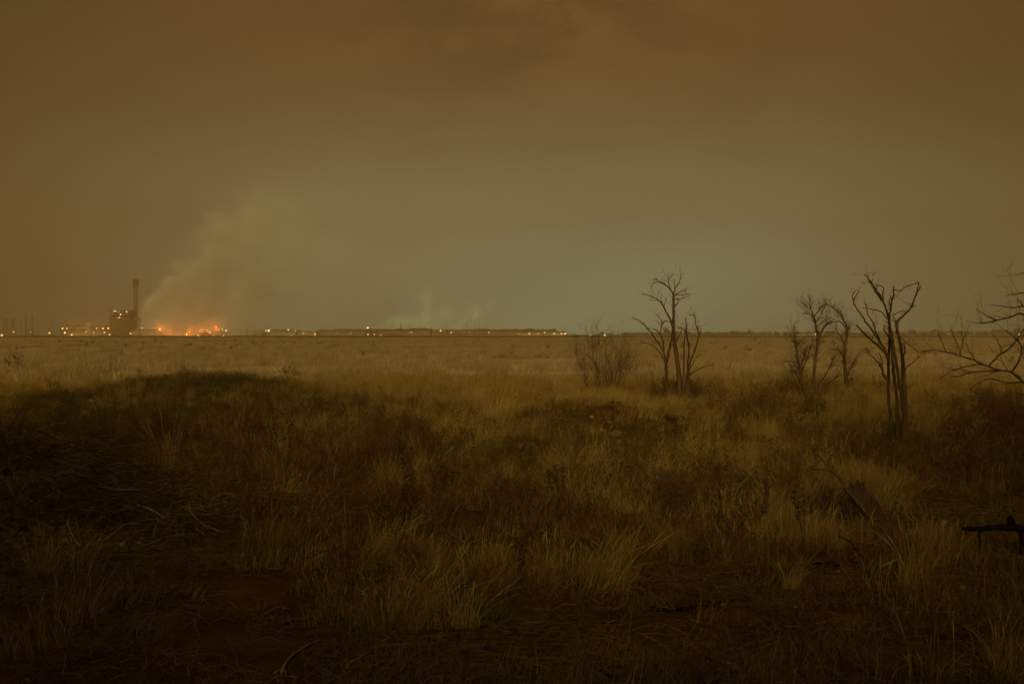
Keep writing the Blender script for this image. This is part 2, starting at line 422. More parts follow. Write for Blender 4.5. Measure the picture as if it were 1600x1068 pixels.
traced_tree('dead_tree', 'dead tree of many close upright bare stems, forked wide at the top, nearest the right', 'tree', (1405, 691), C8, [
    ('trunk', [(655,970),(640,850),(628,700),(628,560),(632,450),(630,340),(600,230),(555,160),(510,95)], 9.5, 3),
    ('trunk', [(680,972),(670,850),(672,740),(655,600),(645,480),(640,390),(632,330),(640,260),(655,200),(655,155)], 11, 3),
    ('trunk', [(703,970),(710,850),(690,700),(670,560),(650,440),(641,385)], 10, 6),
    ('trunk', [(722,965),(717,800),(706,650),(700,520),(685,430),(670,350),(705,310),(750,260),(775,190),(785,130)], 14, 2.6),
    ('branch', [(775,190),(790,170),(801,152)], 4, 2),
    ('branch', [(657,175),(690,180),(730,155),(785,140)], 3.2, 1.8),
    ('branch', [(628,520),(590,480),(530,430),(460,358)], 8, 4),
    ('branch', [(628,545),(600,470),(545,390),(490,310),(455,260),(440,205),(460,178)], 7, 1.8),
    ('branch', [(447,235),(455,210),(476,180)], 3.5, 1.6),
    ('branch', [(580,430),(545,345),(520,300),(510,243)], 4.5, 1.8),
    ('branch', [(628,330),(590,290),(540,275),(490,270)], 3.4, 1.6),
    ('branch', [(598,228),(600,190),(600,160),(560,150)], 4, 1.8),
    ('branch', [(612,258),(572,200),(540,150),(522,120)], 5.5, 2.6),
    ('branch', [(626,650),(600,610),(585,570),(560,540),(528,505)], 8, 2),
    ('branch', [(598,600),(592,540),(575,500)], 5, 2),
    ('branch', [(712,600),(730,572),(760,550),(792,520)], 4.5, 1.8),
    ('branch', [(668,345),(655,310),(690,290),(740,290)], 3, 1.3),
    ('branch', [(640,270),(632,235),(640,205)], 3.5, 2),
    ('branch', [(702,540),(712,490),(708,450)], 6, 4),
    ('branch', [(632,420),(606,380),(610,360)], 5, 2),
    ('branch', [(700,430),(745,470),(790,500),(840,495)], 2.5, 1.2)], twigs=0.35, minr=0.005, twig_len=0.22, depth_spread=0.25)
traced_tree('dead_tree', 'slender dead tree with broken side limb and fine forked top, left of the stubby-trunked tree', 'tree', (1271, 616), C8, [
    ('trunk', [(235,722),(238,640),(245,560),(255,480),(258,430),(250,370),(240,320)], 9, 4),
    ('trunk', [(182,742),(175,640),(180,560),(200,470)], 9, 3),
    ('trunk', [(176,735),(168,610),(150,500),(140,440),(135,360)], 7, 2),
    ('branch', [(258,440),(275,400),(300,360),(318,345)], 7, 4.5),
    ('branch', [(240,320),(215,300),(175,300)], 3.5, 1.4),
    ('branch', [(240,318),(260,290),(280,265),(320,250)], 3.5, 1.4),
    ('branch', [(238,316),(225,280),(200,260),(170,230)], 3.5, 1.3),
    ('branch', [(226,282),(218,250),(217,215)], 2.8, 1.2),
    ('branch', [(250,370),(280,345),(330,320)], 3, 1.2),
    ('branch', [(245,350),(270,310),(298,262)], 3, 1.2),
    ('branch', [(178,600),(205,530),(228,455)], 5, 1.6),
    ('branch', [(180,700),(150,620),(110,560)], 5, 1.6),
    ('branch', [(172,640),(140,560),(95,545)], 3, 1.2),
    ('branch', [(240,700),(300,620),(330,560),(352,515)], 5, 1.5),
    ('branch', [(238,708),(320,660),(366,622)], 5, 1.6)], twigs=2.2, barkm='bark2', twig_len=0.5)
traced_tree('dead_tree', 'small dead tree with a thick broken stubby trunk, middle right', 'tree', (1325, 613), C8, [
    ('trunk', [(420,722),(410,660),(404,610),(400,560),(400,480),(412,410),(410,360)], 13, 4.5),
    ('trunk', [(428,720),(430,670),(432,638)], 11, 10),
    ('branch', [(410,362),(380,310),(340,270),(300,250)], 4.5, 1.4),
    ('branch', [(411,375),(375,340),(330,350)], 3.5, 1.3),
    ('branch', [(412,380),(385,300),(365,285)], 3, 1.2),
    ('branch', [(401,480),(380,420),(350,375)], 3.5, 1.4),
    ('branch', [(402,545),(370,490),(318,485)], 5, 1.6),
    ('branch', [(412,630),(440,570),(490,480)], 4, 1.4),
    ('branch', [(412,425),(428,390),(425,340)], 3, 1.2)], twigs=2.0, barkm='bark2', twig_len=0.45)
traced_tree('dead_tree', 'bare spreading tree reaching its long crooked branches in from the right edge', 'tree', (1655, 740), C8, [
    ('trunk', [(1519,1135),(1500,960),(1455,780),(1430,600),(1412,440),(1400,330),(1395,200),(1405,60)], 18, 5),
    ('branch', [(1478,850),(1420,740),(1335,660),(1270,605),(1190,590),(1120,565),(1050,570),(960,600),(890,640)], 10, 1.6),
    ('branch', [(1240,598),(1150,600),(1060,606),(1000,625),(950,625)], 6, 1.8),
    ('branch', [(1125,566),(1070,540),(1000,520),(930,500),(860,490),(800,495)], 6, 1.6),
    ('branch', [(1085,546),(1050,490),(1030,450)], 4, 1.4),
    ('branch', [(1010,522),(985,450),(960,400),(955,370)], 3.2, 1.2),
    ('branch', [(1000,522),(1020,430),(1050,360)], 3.0, 1.2),
    ('branch', [(930,500),(900,430),(885,385)], 2.8, 1.2),
    ('branch', [(1412,430),(1335,305),(1260,320),(1190,335),(1120,350),(1085,345)], 6.5, 2),
    ('branch', [(1190,334),(1140,310),(1085,275)], 4, 1.5),
    ('branch', [(1402,345),(1335,265),(1280,270),(1220,260),(1165,255)], 5, 1.5),
    ('branch', [(1398,260),(1335,195),(1290,200),(1238,206)], 4.5, 1.5),
    ('branch', [(1396,180),(1350,90),(1295,100)], 4, 1.4),
    ('branch', [(1150,575),(1200,520),(1260,480),(1300,430),(1335,380),(1360,330)], 6, 2),
    ('branch', [(1215,512),(1210,470),(1190,430),(1170,410)], 3.5, 1.4),
    ('branch', [(1270,606),(1310,540),(1320,470),(1280,420),(1240,385)], 6, 1.6),
    ('branch', [(1330,655),(1250,660),(1150,640),(1060,690),(1100,720)], 5, 1.8),
    ('branch', [(1440,700),(1360,560),(1330,470)], 6, 2)], twigs=0.75, minr=0.003, twig_len=0.40, depth_spread=0.1, dist=15.5, barkm='bark2')

def shrub(name, label, px, py, wpx, hpx, n, group=None, m='twig', r=.008, dens=3, cat='shrub', basew=.35):
    b = ground_pt(px, py); D = b.y; root = thing(name, label, cat, b, group)
    tw = MB(); w = wpx/F*D; h = hpx/F*D
    for k in range(n):
        u = random.uniform(-1, 1); vdir = random.uniform(-1, 1)
        p = np.array([u*w*basew, vdir*w*basew, -0.05]); tip = np.array([u*w*random.uniform(.6, 1.1), vdir*w*.8, h*random.uniform(.55, 1.0)*(1-.25*abs(u))])
        mid = (p+tip)/2 + np.array([random.gauss(0, .08), random.gauss(0, .08), random.gauss(.03, .05)])*h
        q = (p+mid)/2 + np.array([random.gauss(0, .03), random.gauss(0, .03), 0])*h
        q2 = (tip+mid)/2 + np.array([random.gauss(0, .04), random.gauss(0, .04), 0])*h
        z0 = float(H(b.x+p[0], b.y+p[1])) - b.z - .06; p[2] = z0
        sp, rr = spline([p, q, mid, q2, tip], (r*random.uniform(.7, 1.3), r*.3), 3)
        st = MB(); st.tube([tuple(x) for x in sp], rr, 4); st.build('stem', MAT[m], root)
        for j in range(dens):
            i = random.randint(3, len(sp)-2); t = sp[i+1]-sp[i]; t /= np.linalg.norm(t)
            twig_from(tw, sp[i], t*.9+np.array([random.gauss(0, .6), random.gauss(0, .6), random.gauss(.2, .5)]), h*random.uniform(.1, .28), r*.45, 1)
    tw.build('crown', MAT['twig'], root)
    return root
shrub('bare_shrub', 'wide bare twiggy shrub left of the tall dead tree', 940, 614, 60, 126, 54, dens=9)
shrub('bare_shrub', 'small dense twiggy shrub just right behind the wide bare shrub', 980, 590, 34, 52, 26, dens=6, r=.007)
shrub('bare_shrub', 'low dark leafless shrub at the left foot of the tall dead tree', 1012, 612, 22, 42, 16, dens=4)
shrub('bare_shrub', 'low bare bush at the feet of the slender dead tree', 1250, 622, 44, 62, 26, dens=5)
shrub('bare_shrub', 'small bare sapling bush between the stubby trunk and the many stemmed dead tree', 1372, 622, 18, 52, 9, dens=4)
shrub('bare_shrub', 'low bush of dark twigs right of the tall dead tree', 1105, 618, 36, 36, 20, dens=4)
shrub('bare_shrub', 'dark tangle of low twigs in front of the spreading tree at right', 1560, 760, 90, 85, 34, dens=6, m='bark')
shrub('bare_shrub', 'dark crouching dead shrub beside the leaning broken board', 1294, 815, 38, 56, 60, dens=12, m='char', r=.009, basew=.7)
shrub('bare_shrub', 'dark weedy shrub on the crest of the left mound', 172, 596, 26, 44, 20, dens=5, r=.007)
shrub('bare_shrub', 'dark low dead shrub in the weeds left of centre', 600, 805, 44, 48, 34, dens=7, m='bark', r=.006, basew=.6)

# ------------------------------------------------------------------ sticks, boards, stones
def stick(name, label, cat, pts, r0, r1, m, lift=0.02, abs_z=None, forks=()):
    """pts are photo pixels; first point rests on the ground, heights (m above ground) come third"""
    g = [ground_pt(p[0], p[1]) if len(p) == 2 else None for p in pts]
    D = g[0].y; P = []
    for p, q in zip(pts, g):
        if q is None:
            x = gx(p[0], D + p[2]); P.append((x, D + p[2], CH - (p[1]-HY)/F*(D + p[2])))
        else: P.append((q.x, q.y, q.z + lift))
    root_loc = Vector(P[0]); sp, rr = spline(P, (r0, r1), 6)
    sp = [p + np.array([random.gauss(0, 1), random.gauss(0, 1), random.gauss(0, .6)])*r0*.35 for p in sp]
    mb = MB(); mb.tube([tuple(p) for p in sp], [r*random.uniform(.85, 1.15) for r in rr], 6)
    for (i, d, L) in forks:
        p = sp[int(i*(len(sp)-1))]; d = np.array(d, float); d /= np.linalg.norm(d)
        mb.tube([tuple(p), tuple(p+d*L*.5+np.array([0, 0, .01])), tuple(p+d*L)], [r0*.6, r0*.45, r0*.2], 5)
    o = mb.build(name, MAT[m], None, loc=root_loc); tag(o, label, cat); return o
stick('fallen_branch', 'black straight stick lying on bare soil at bottom centre', 'stick', [(1018,957),(1060,955),(1105,950)], .022, .012, 'char')
stick('dead_branch', 'long dark bare stick leaning up left over the broken board', 'stick', [(1352,800),(1322,758,.1),(1298,732,.2),(1277,710,.3)], .030, .010, 'bark', forks=[(.72, (-1, 0, -.05), .22)])
stick('dead_branch', 'thin dark stick slanting below the leaning broken board', 'stick', [(1352,877),(1330,848,.05),(1310,836,.1)], .009, .005, 'char')
stick('dead_branch', 'short dark stick jutting up left from weeds at the picture centre', 'stick', [(741,741),(722,722,.1),(704,704,.2)], .022, .010, 'bark')
stick('dead_branch', 'pale bleached stick poking up on the left brown slope', 'stick', [(238,686),(230,674,.05),(223,665,.1)], .016, .009, 'pale')
stick('dead_branch', 'pale curved stick arching over the brush heap at left', 'stick', [(74,746),(66,730,.0),(55,718,.0),(36,710,.05)], .012, .006, 'pale')
stick('fallen_branch', 'dark forked branch lying in grass left of the leaning clump', 'stick', [(478,874),(505,866),(535,860)], .016, .020, 'char', forks=[(.9, (.3, .1, -.3), .2)])
stick('fallen_branch', 'long pale branch with a forked end lying lower left', 'stick', [(438,1054),(452,1032),(480,1012),(500,1004)], .012, .006, 'pale', forks=[(.1, (-.3, -.6, 0), .10), (.1, (.3, -.6, 0), .10)])
stick('fallen_branch', 'long thin pale twig lying diagonally at lower centre left', 'stick', [(540,1046),(575,1022),(600,1004),(620,986)], .010, .004, 'pale')
stick('fallen_branch', 'black twig at the bottom edge right of centre', 'stick', [(965,1068),(950,1058),(940,1050)], .012, .007, 'char')
stick('fallen_branch', 'pale peeled stick under the charred log at right', 'stick', [(1508,857),(1525,853),(1543,850)], .009, .007, 'pale')
stick('fallen_branch', 'dark branch lying in short grass at lower left', 'stick', [(440,976),(480,968),(520,958)], .018, .010, 'bark')
stick('fallen_branch', 'dark curved branch on the soil beneath the right grass clump', 'stick', [(1232,892),(1262,886),(1310,884)], .030, .018, 'char')
stick('fallen_branch', 'dark fallen branch with a tuft of twigs under the spreading tree', 'stick', [(1572,696),(1545,680,.1),(1520,668,.2),(1510,660,.3)], .016, .008, 'bark', forks=[(.85, (-.5, .2, .7), .25), (.85, (.3, .2, .9), .22), (.8, (-.9, .1, .1), .22)])
for lab, py0, pts in (('pale straw stalk lying on top of the left brush heap', 790, [(165,792),(200,796),(235,790)]),
                 ('pale twig lying across the right end of the left brush heap', 799, [(215,820),(240,830),(258,842)]),
                 ('bleached twig sloping down from the left brush heap to bare soil', 822, [(305,820),(325,830),(342,838)]),
                 ('thin upright bleached stalk at far left below the brush heap', 862, [(125,862),(114,838,.0),(105,815,.0)])):
    stick('dead_twig', lab, 'twig', pts, .012, .006, 'pale', .22 if py0 < 800 else .06)

def broken_board():
    b = ground_pt(1392, 812); D = b.y; root = thing('broken_board', 'leaning weathered slab of broken tree trunk with a jagged top', 'board', b)
    u = lambda px, py, dy: ((px-800)/F*(D+dy)-b.x, dy, CH-(py-HY)/F*(D+dy)-b.z)
    front = [(1376,838),(1316,762),(1325,763),(1328,755),(1333,760),(1339,749),(1342,757),(1348,753),(1353,762),(1358,766),(1370,790),(1392,830)]
    f = [u(px, py, 0) for px, py in front]; k = [u(px+2, py-1, .16) for px, py in front]; n = len(f)
    m = MB(); m.add(f+k, [tuple(range(n)), tuple(range(2*n-1, n-1, -1))] + [(i, i+n, (i+1) % n+n, (i+1) % n) for i in range(n)])
    m.build('slab', MAT['board'], root, smooth=False)
    m = MB(); m.tube([u(1380,835,-.05), u(1350,795,-.06), u(1320,762,-.03)], [.03, .028, .016], 6); m.build('split_edge', MAT['bark'], root)
    m = MB(); m.tube([u(1388,826,.02), u(1370,785,.0), u(1350,757,.02)], [.035, .026, .018], 6); m.build('bark_edge', MAT['bark'], root)
broken_board()
def charred_log():
    b = ground_pt(1555, 862); D = b.y - .2; b.y = D; root = thing('charred_log', 'black charred log with a raised stub, propped on short limbs at the right edge', 'log', b)
    u = lambda px, py, dy=0: np.array(((px-800)/F*(D+dy)-b.x, dy, CH-(py-HY)/F*(D+dy)-b.z))
    sp, rr = spline([u(1503,825), u(1530,826), u(1560,823), u(1600,826), u(1660,838)], (.018, .042), 5)
    m = MB(); m.tube([tuple(p) for p in sp], [r*random.uniform(.85, 1.2) for r in rr], 8); m.build('trunk', MAT['char'], root)
    m = MB(); m.tube([tuple(u(1584,825)), tuple(u(1580,815)), tuple(u(1577,807))], [.04, .036, .030], 7); m.build('branch_stub', MAT['char'], root)
    for px, py, r in ((1529,866,.014), (1596,868,.03), (1648,870,.035)):
        m = MB(); m.tube([tuple(u(px, 826)), tuple(u(px+2, (826+py)/2)), tuple(u(px, py, -.05) - np.array([0, 0, .06]))], [r*1.2, r, r], 6); m.build('prop_limb', MAT['char'], root)
charred_log()
def post(name, label, px, py, top, r):
    b = ground_pt(px, py); h = (py-top)/F*b.y; m = MB()
    pts = [(random.gauss(0, .012), random.gauss(0, .012), -0.1+(h+.1)*k/6) for k in range(7)]
    m.tube([(b.x+p[0], b.y+p[1], b.z+p[2]) for p in pts], [r*(1.15-.05*k)*random.uniform(.85, 1.15) for k in range(7)], 6)
    m.tube([(b.x, b.y, b.z+h*.7), (b.x+.04, b.y, b.z+h*.86), (b.x+.05, b.y-.02, b.z+h*.92)], [r*.7, r*.5, r*.2], 5)
    tag(m.build(name, MAT['bark'], None, loc=b), label, 'stump')
post('dead_stump', 'thin dark upright stump standing in golden grass right of centre', 1197, 822, 748, .030)

def rock(label, px, py, wpx, m='stone', flat=.6, name='stone'):
    b = ground_pt(px, py); w = wpx/F*b.y/2; n, k = 12, 8; mb = MB(); mb.ball((0, 0, 0), 1, n, k)
    seed = random.random()*50; vs = []
    for v in mb.v:
        v = np.array(v); d = 1 + .95*float(fbm(np.array(v[0]*1.3+seed+v[2]), np.array(v[1]*1.3+seed-v[2]*.7)))
        d = min(max(d, .55), 1.1)
        vs.append((v[0]*d*w, v[1]*d*w*.85, v[2]*d*w*flat))
    mb.v = vs; o = mb.build(name, MAT[m], None); o.location = (b.x, b.y, b.z + w*flat*.22); o.rotation_euler = (random.uniform(-.2, .2), random.uniform(-.2, .2), random.uniform(0, 6))
    tag(o, label, 'stone'); return o
rock('pale rounded stone in the grass left of the charred log', 1474, 816, 14, 'palestone')
rock('small white stone just below the pale rounded stone near the charred log', 1490, 838, 11, 'palestone')
rock('pale stone at the foot of the right grass clump', 1504, 918, 13, 'palestone')
rock('smooth dull stone on dark soil below the right grass clump', 1470, 945, 18)
rock('dark half buried stone at the right near the bottom', 1548, 954, 15)
rock('small bright stone near the bottom right corner', 1542, 1042, 8, 'palestone')
rock('rounded pale stone right of the black stick on the soil', 1131, 945, 11, 'stone')
rock('tiny pale stone left of the black stick on the soil', 965, 950, 10, 'palestone', .3)
rock('largest tan stone on the crest of the central mound', 963, 680, 22)
rock('tan stone left of the largest on the central mound', 942, 674, 13)
rock('white chip on the top of the central mound', 925, 652, 8, 'palestone')
rock('flat stone at the right of the central mound top', 952, 660, 9, 'palestone', .4)
rock('brown stone on the front face of the central mound', 968, 692, 14)
rock('low brown stone at the left shoulder of the central mound', 878, 674, 12, 'stone', .4)
rock('dark stone at the right shoulder of the central mound', 1033, 673, 10)
rock('tan flat stone on the right flank of the central mound', 1010, 687, 10, 'stone', .4)
rock('broad pale rock in the grass left of the central mound', 818, 700, 26, 'stone', .5)
rock('white stone on the brown slope at left', 143, 627, 10, 'palestone')
rock('long pale stone left of the white stone on the brown slope', 42, 616, 10, 'palestone', .4)
rock('bright flat stone near the crest of the left mound', 358, 590, 9, 'palestone', .5)
rock('white stone in the grass right of the left mound', 505, 622, 8, 'palestone')
rock('larger of two pale stones below the brush heap', 192, 851, 13, 'palestone')
rock('smaller of two pale stones below the brush heap', 218, 849, 9, 'palestone')
rock('small stone on bare soil at the lower left', 312, 1037, 8)
rock('small pinkish stone at the bottom left corner', 43, 1062, 7, 'palestone')
rock('small stone on dark soil left of the right grass clump', 1268, 884, 9)
rock('little pale stone below the dark curved branch on the right soil', 1243, 948, 8, 'palestone')
rock('tiny stone in front of the dark curved branch on the right soil', 1310, 893, 6, 'palestone')
def bucket():
    b = ground_pt(834, 786); s = .5/F*b.y; m = MB()
    w = 13/F*b.y/2; h = 16/F*b.y
    m.add([(-w, -.06, -.03), (w, -.04, -.03), (w*.9, .05, -.03), (-w*.9, .05, -.03), (-w*.8, -.06, h*.8), (w, -.04, h), (w*.9, .03, h*.98), (-w*.7, .03, h*.8)],
          [(0,3,2,1),(4,5,6,7),(0,1,5,4),(1,2,6,5),(2,3,7,6),(3,0,4,7)])
    o = m.build('concrete_chunk', MAT['stone'], None, smooth=False); o.location = b
    tag(o, 'upright square chunk of pale concrete among the dead weeds at centre', 'rubble')
bucket()

# ------------------------------------------------------------------ grass, weeds and litter (uncountable)
def mesh_np(name, V, Fq, rnd, m):
    me = bpy.data.meshes.new(name); me.from_pydata(V.tolist(), [], Fq); me.materials.append(m)
    at = me.attributes.new('rnd', 'FLOAT', 'POINT'); at.data.foreach_set('value', np.asarray(rnd, np.float32))
    me.shade_smooth()
    return bpy.data.objects.new(name, me)
def clump(name, n, h0, h1, rad, wid, lean, bend, m, seg=4, heads=0.0, droop=.25, broken=.22):
    V = []; Fs = []; Rn = []
    for k in range(n):
        r = rad*math.sqrt(random.random()); th = random.uniform(0, 6.283)
        bx, by = r*math.cos(th), r*math.sin(th); L = random.uniform(h0, h1)
        od = np.array([math.cos(th), math.sin(th)])*random.uniform(0, .8)+np.array([random.gauss(0, .5), random.gauss(0, .5)])
        b = random.uniform(.3, 1)*bend; lx = lean*random.uniform(.4, 1.4)
        wa = random.uniform(0, 3.1416); wv = np.array([math.cos(wa), math.sin(wa), 0])*wid*random.uniform(.6, 1.3)
        rd = random.random(); o = len(V); head = random.random() < heads; bk = random.uniform(.35, .8) if random.random() < broken else 2; ba = random.uniform(0, 6.283); bz = random.uniform(-.7, .15)
        for i in range(seg+1):
            t = i/seg; hx = od[0]*b*t*t + lx*t**1.5; hy = od[1]*b*t*t
            p = np.array([bx+L*hx, by+L*hy, L*(t - droop*b*t*t) - .03])
            if t > bk: f = (t-bk)*L; p = p+np.array([math.cos(ba)*f*.7, math.sin(ba)*f*.7, (bz-1)*f*.8]); p[2] = max(p[2], .02)
            w = wv*(1-.9*t)
            if head and i == seg: w = wv*.1
            if head and i == seg-1: w = wv*2.2
            V.append(p-w*.5); V.append(p+w*.5); Rn += [rd, rd]
        for i in range(seg): Fs.append((o+2*i, o+2*i+1, o+2*i+3, o+2*i+2))
    return mesh_np(name, np.array(V), Fs, Rn, m)
def weedy(name, n, h, m, leafy=10):
    mb = MB(); rn = []
    def stem(p, d, L, r, dep):
        pts = [p]; q = p; d = d/np.linalg.norm(d)
        for k in range(4):
            d = d+np.array([random.gauss(0, .14), random.gauss(0, .14), random.gauss(0, .1)]); d /= np.linalg.norm(d); q = q+d*L/4; pts.append(q)
        o = len(mb.v); mb.tube(pts, [r*(1-.18*k) for k in range(5)], 3); rd = random.random()*.6; rn.extend([rd]*(len(mb.v)-o))
        if dep:
            for k in range(random.randint(2, 4)):
                i = random.randint(1, 4); stem(pts[i], d+np.array([random.gauss(0, .7), random.gauss(0, .7), random.gauss(.25, .3)]), L*random.uniform(.3, .6), r*.6, dep-1)
        for k in range(leafy):
            i = random.randint(1, 4); c = pts[i]+np.array([random.gauss(0, 1), random.gauss(0, 1), random.gauss(0, 1)])*.02
            a = np.array([random.gauss(0, 1) for _ in range(3)])*.008; b = np.array([random.gauss(0, 1) for _ in range(3)])*.004
            o = len(mb.v); mb.add([tuple(c-a), tuple(c+b), tuple(c+a), tuple(c-b)], [(0, 1, 2, 3)]); rd = random.random(); rn.extend([rd]*4)
    for k in range(n):
        stem(np.array([random.gauss(0, .1), random.gauss(0, .1), -.03]), np.array([random.gauss(0, .3), random.gauss(0, .3), 1]), h*random.uniform(.5, 1), .0042, 2)
    return mesh_np(name, np.array(mb.v), mb.f, rn, m)
def litter(name, n, rad, m, w=.004):
    V = []; Fs = []; Rn = []
    for k in range(n):
        c = np.array([random.gauss(0, rad*.5), random.gauss(0, rad*.5), random.uniform(0, .05)]); a = random.uniform(0, 6.28); L = random.uniform(.05, .26)
        d = np.array([math.cos(a), math.sin(a), random.gauss(0, .18)]); s = np.array([-d[1], d[0], random.gauss(0, .4)])*w*random.uniform(.4, 1.2)*.5
        up = np.array([0, 0, random.uniform(0, .04)]); o = len(V); rd = random.random()
        for t, u in ((-.5, 0), (0, 1), (.5, 0)): V += [c+d*L*t+up*u-s, c+d*L*t+up*u+s]; Rn += [rd, rd]
        Fs += [(o, o+1, o+3, o+2), (o+2, o+3, o+5, o+4)]
    return mesh_np(name, np.array(V), Fs, Rn, m)

def brush(name, n, m):
    mb = MB(); rn = []
    for k in range(n):
        a = random.uniform(0, 6.28); L = random.uniform(.15, .75); p = np.array([random.gauss(0, .22), random.gauss(0, .22), random.uniform(0, .16)])
        d = np.array([math.cos(a), math.sin(a), random.gauss(.08, .22)]); pts = [p]; bend = np.array([random.gauss(0, .22), random.gauss(0, .22), random.gauss(-.14, .14)])
        for i in range(6): d = d+bend+np.array([random.gauss(0, .12) for _ in range(3)]); d /= np.linalg.norm(d); pts.append(pts[-1]+d*L/6)
        r = random.choice((.002, .003, .0055)); o = len(mb.v); mb.tube(pts, [r*(1-.1*i) for i in range(7)], 3); rn += [random.random()**1.6]*(len(mb.v)-o)
    return mesh_np(name, np.array(mb.v), mb.f, rn, m)
def scatter(name, label, cat, P, rot, scl, kind, sources):
    lib = bpy.data.collections.new(name + '_source')
    for i, o in enumerate(sources): o.name = '%s_clump.%03d' % (name, i); lib.objects.link(o)
    me = bpy.data.meshes.new(name); me.from_pydata(P.tolist(), [], [])
    for nm, arr in (('rot', rot), ('scl', scl)):
        a = me.attributes.new(nm, 'FLOAT_VECTOR', 'POINT'); a.data.foreach_set('vector', np.asarray(arr, np.float32).ravel())
    a = me.attributes.new('pick', 'INT', 'POINT'); a.data.foreach_set('value', np.asarray(kind, np.int32))
    o = bpy.data.objects.new(name, me); COL.objects.link(o); tag(o, label, cat, kind='stuff')
    g = bpy.data.node_groups.new(name, 'GeometryNodeTree')
    g.interface.new_socket('Geometry', in_out='INPUT', socket_type='NodeSocketGeometry'); g.interface.new_socket('Geometry', in_out='OUTPUT', socket_type='NodeSocketGeometry')
    gi = N(g, 'NodeGroupInput'); go = N(g, 'NodeGroupOutput'); iop = N(g, 'GeometryNodeInstanceOnPoints')
    ci = N(g, 'GeometryNodeCollectionInfo'); ci.inputs['Collection'].default_value = lib; ci.inputs['Separate Children'].default_value = True; ci.inputs['Reset Children'].default_value = True
    def na(nm, dt):
        n = N(g, 'GeometryNodeInputNamedAttribute', data_type=dt); n.inputs[0].default_value = nm; return n.outputs[0]
    er = N(g, 'FunctionNodeEulerToRotation'); g.links.new(na('rot', 'FLOAT_VECTOR'), er.inputs[0])
    iop.inputs['Pick Instance'].default_value = True
    g.links.new(gi.outputs[0], iop.inputs['Points']); g.links.new(ci.outputs[0], iop.inputs['Instance']); g.links.new(na('pick', 'INT'), iop.inputs['Instance Index'])
    g.links.new(er.outputs[0], iop.inputs['Rotation']); g.links.new(na('scl', 'FLOAT_VECTOR'), iop.inputs['Scale']); g.links.new(iop.outputs[0], go.inputs[0])
    md = o.modifiers.new('scatter', 'NODES'); md.node_group = g
    return o

def candidates(n, y0, y1, k=0.60, pad=2.5):
    """random ground points, even per square metre, over the wedge in front of the camera"""
    u = rng.random(n); a0, a1 = k*y0*y0/2+pad*y0, k*y1*y1/2+pad*y1
    A = a0+u*(a1-a0); y = (-pad+np.sqrt(pad*pad+2*k*A))/k; x = (rng.random(n)*2-1)*(k*y+pad)
    return x, y
def to_px(x, y, z): return 800+F*x/y, HY+F*(CH-z)/y
def patches(px, py, L):
    s = np.zeros_like(px)
    for (cx, cy, rx, ry, w) in L: s = np.maximum(s, w*np.exp(-(((px-cx)/rx)**2+((py-cy)/ry)**2)**1.5))
    return s
TALL = [(820,640,260,45,1), (760,695,130,50,.9), (1000,622,250,28,.8), (1180,722,130,55,1), (1290,785,130,45,1), (1120,690,90,40,.8), (1240,645,120,26,.7),
        (1400,655,200,28,.8), (1430,870,62,50,.6), (1300,840,100,30,.8), (655,905,75,50,1), (900,880,120,50,.9), (1030,840,150,45,.7), (480,860,80,50,.6),
        (850,770,150,55,.55), (262,730,14,30,1), (110,622,190,26,.85), (230,615,120,20,.7), (350,622,80,22,.95), (435,632,70,24,.9), (260,618,60,20,.8), (560,645,120,36,.7),
        (620,603,300,20,.9), (1500,625,120,24,.7), (1452,1010,32,50,.5), (125,905,40,40,.4), (500,705,60,40,.5), (840,730,70,40,.7), (1500,700,90,40,.4), (1340,950,60,40,.2), (700,790,280,60,.42), (980,760,160,40,.5), (420,760,140,50,.35), (110,655,200,26,.55), (400,680,160,40,.45), (560,870,120,50,.5), (780,890,160,45,.6), (1180,850,120,45,.5), (870,1040,160,30,.22), (1330,1010,50,30,.35)]
WEED = [(600,745,230,80,.38), (950,790,230,50,.6), (400,705,160,70,.25), (150,690,220,40,.28), (20,760,60,50,.6), (1450,770,150,40,.45), (1560,705,90,70,.7),
        (560,665,150,34,.2), (1180,655,90,26,.6), (1330,705,90,26,.6), (700,840,200,40,.5), (520,900,120,40,.3), (1100,870,120,30,.3), (1220,610,90,14,.5), (1060,620,60,12,.6), (850,830,330,50,.3), (1250,760,60,40,.4)]
GREEN = [(120,650,220,34,.6), (330,606,170,26,.7), (440,615,70,18,.8), (790,722,120,30,.7), (1050,692,80,24,.8), (1250,668,150,16,.5), (925,705,170,34,.9), (260,650,150,24,.5), (700,930,120,24,.4), (820,900,100,20,.4), (1420,705,90,20,.5)]
BARE = [(330,925,220,60,1), (150,1030,260,60,1), (1000,985,300,40,.8), (1290,905,120,26,1), (1200,960,250,60,.9), (1500,1000,160,60,.9), (120,680,140,40,.5), (600,1010,200,50,.8)]

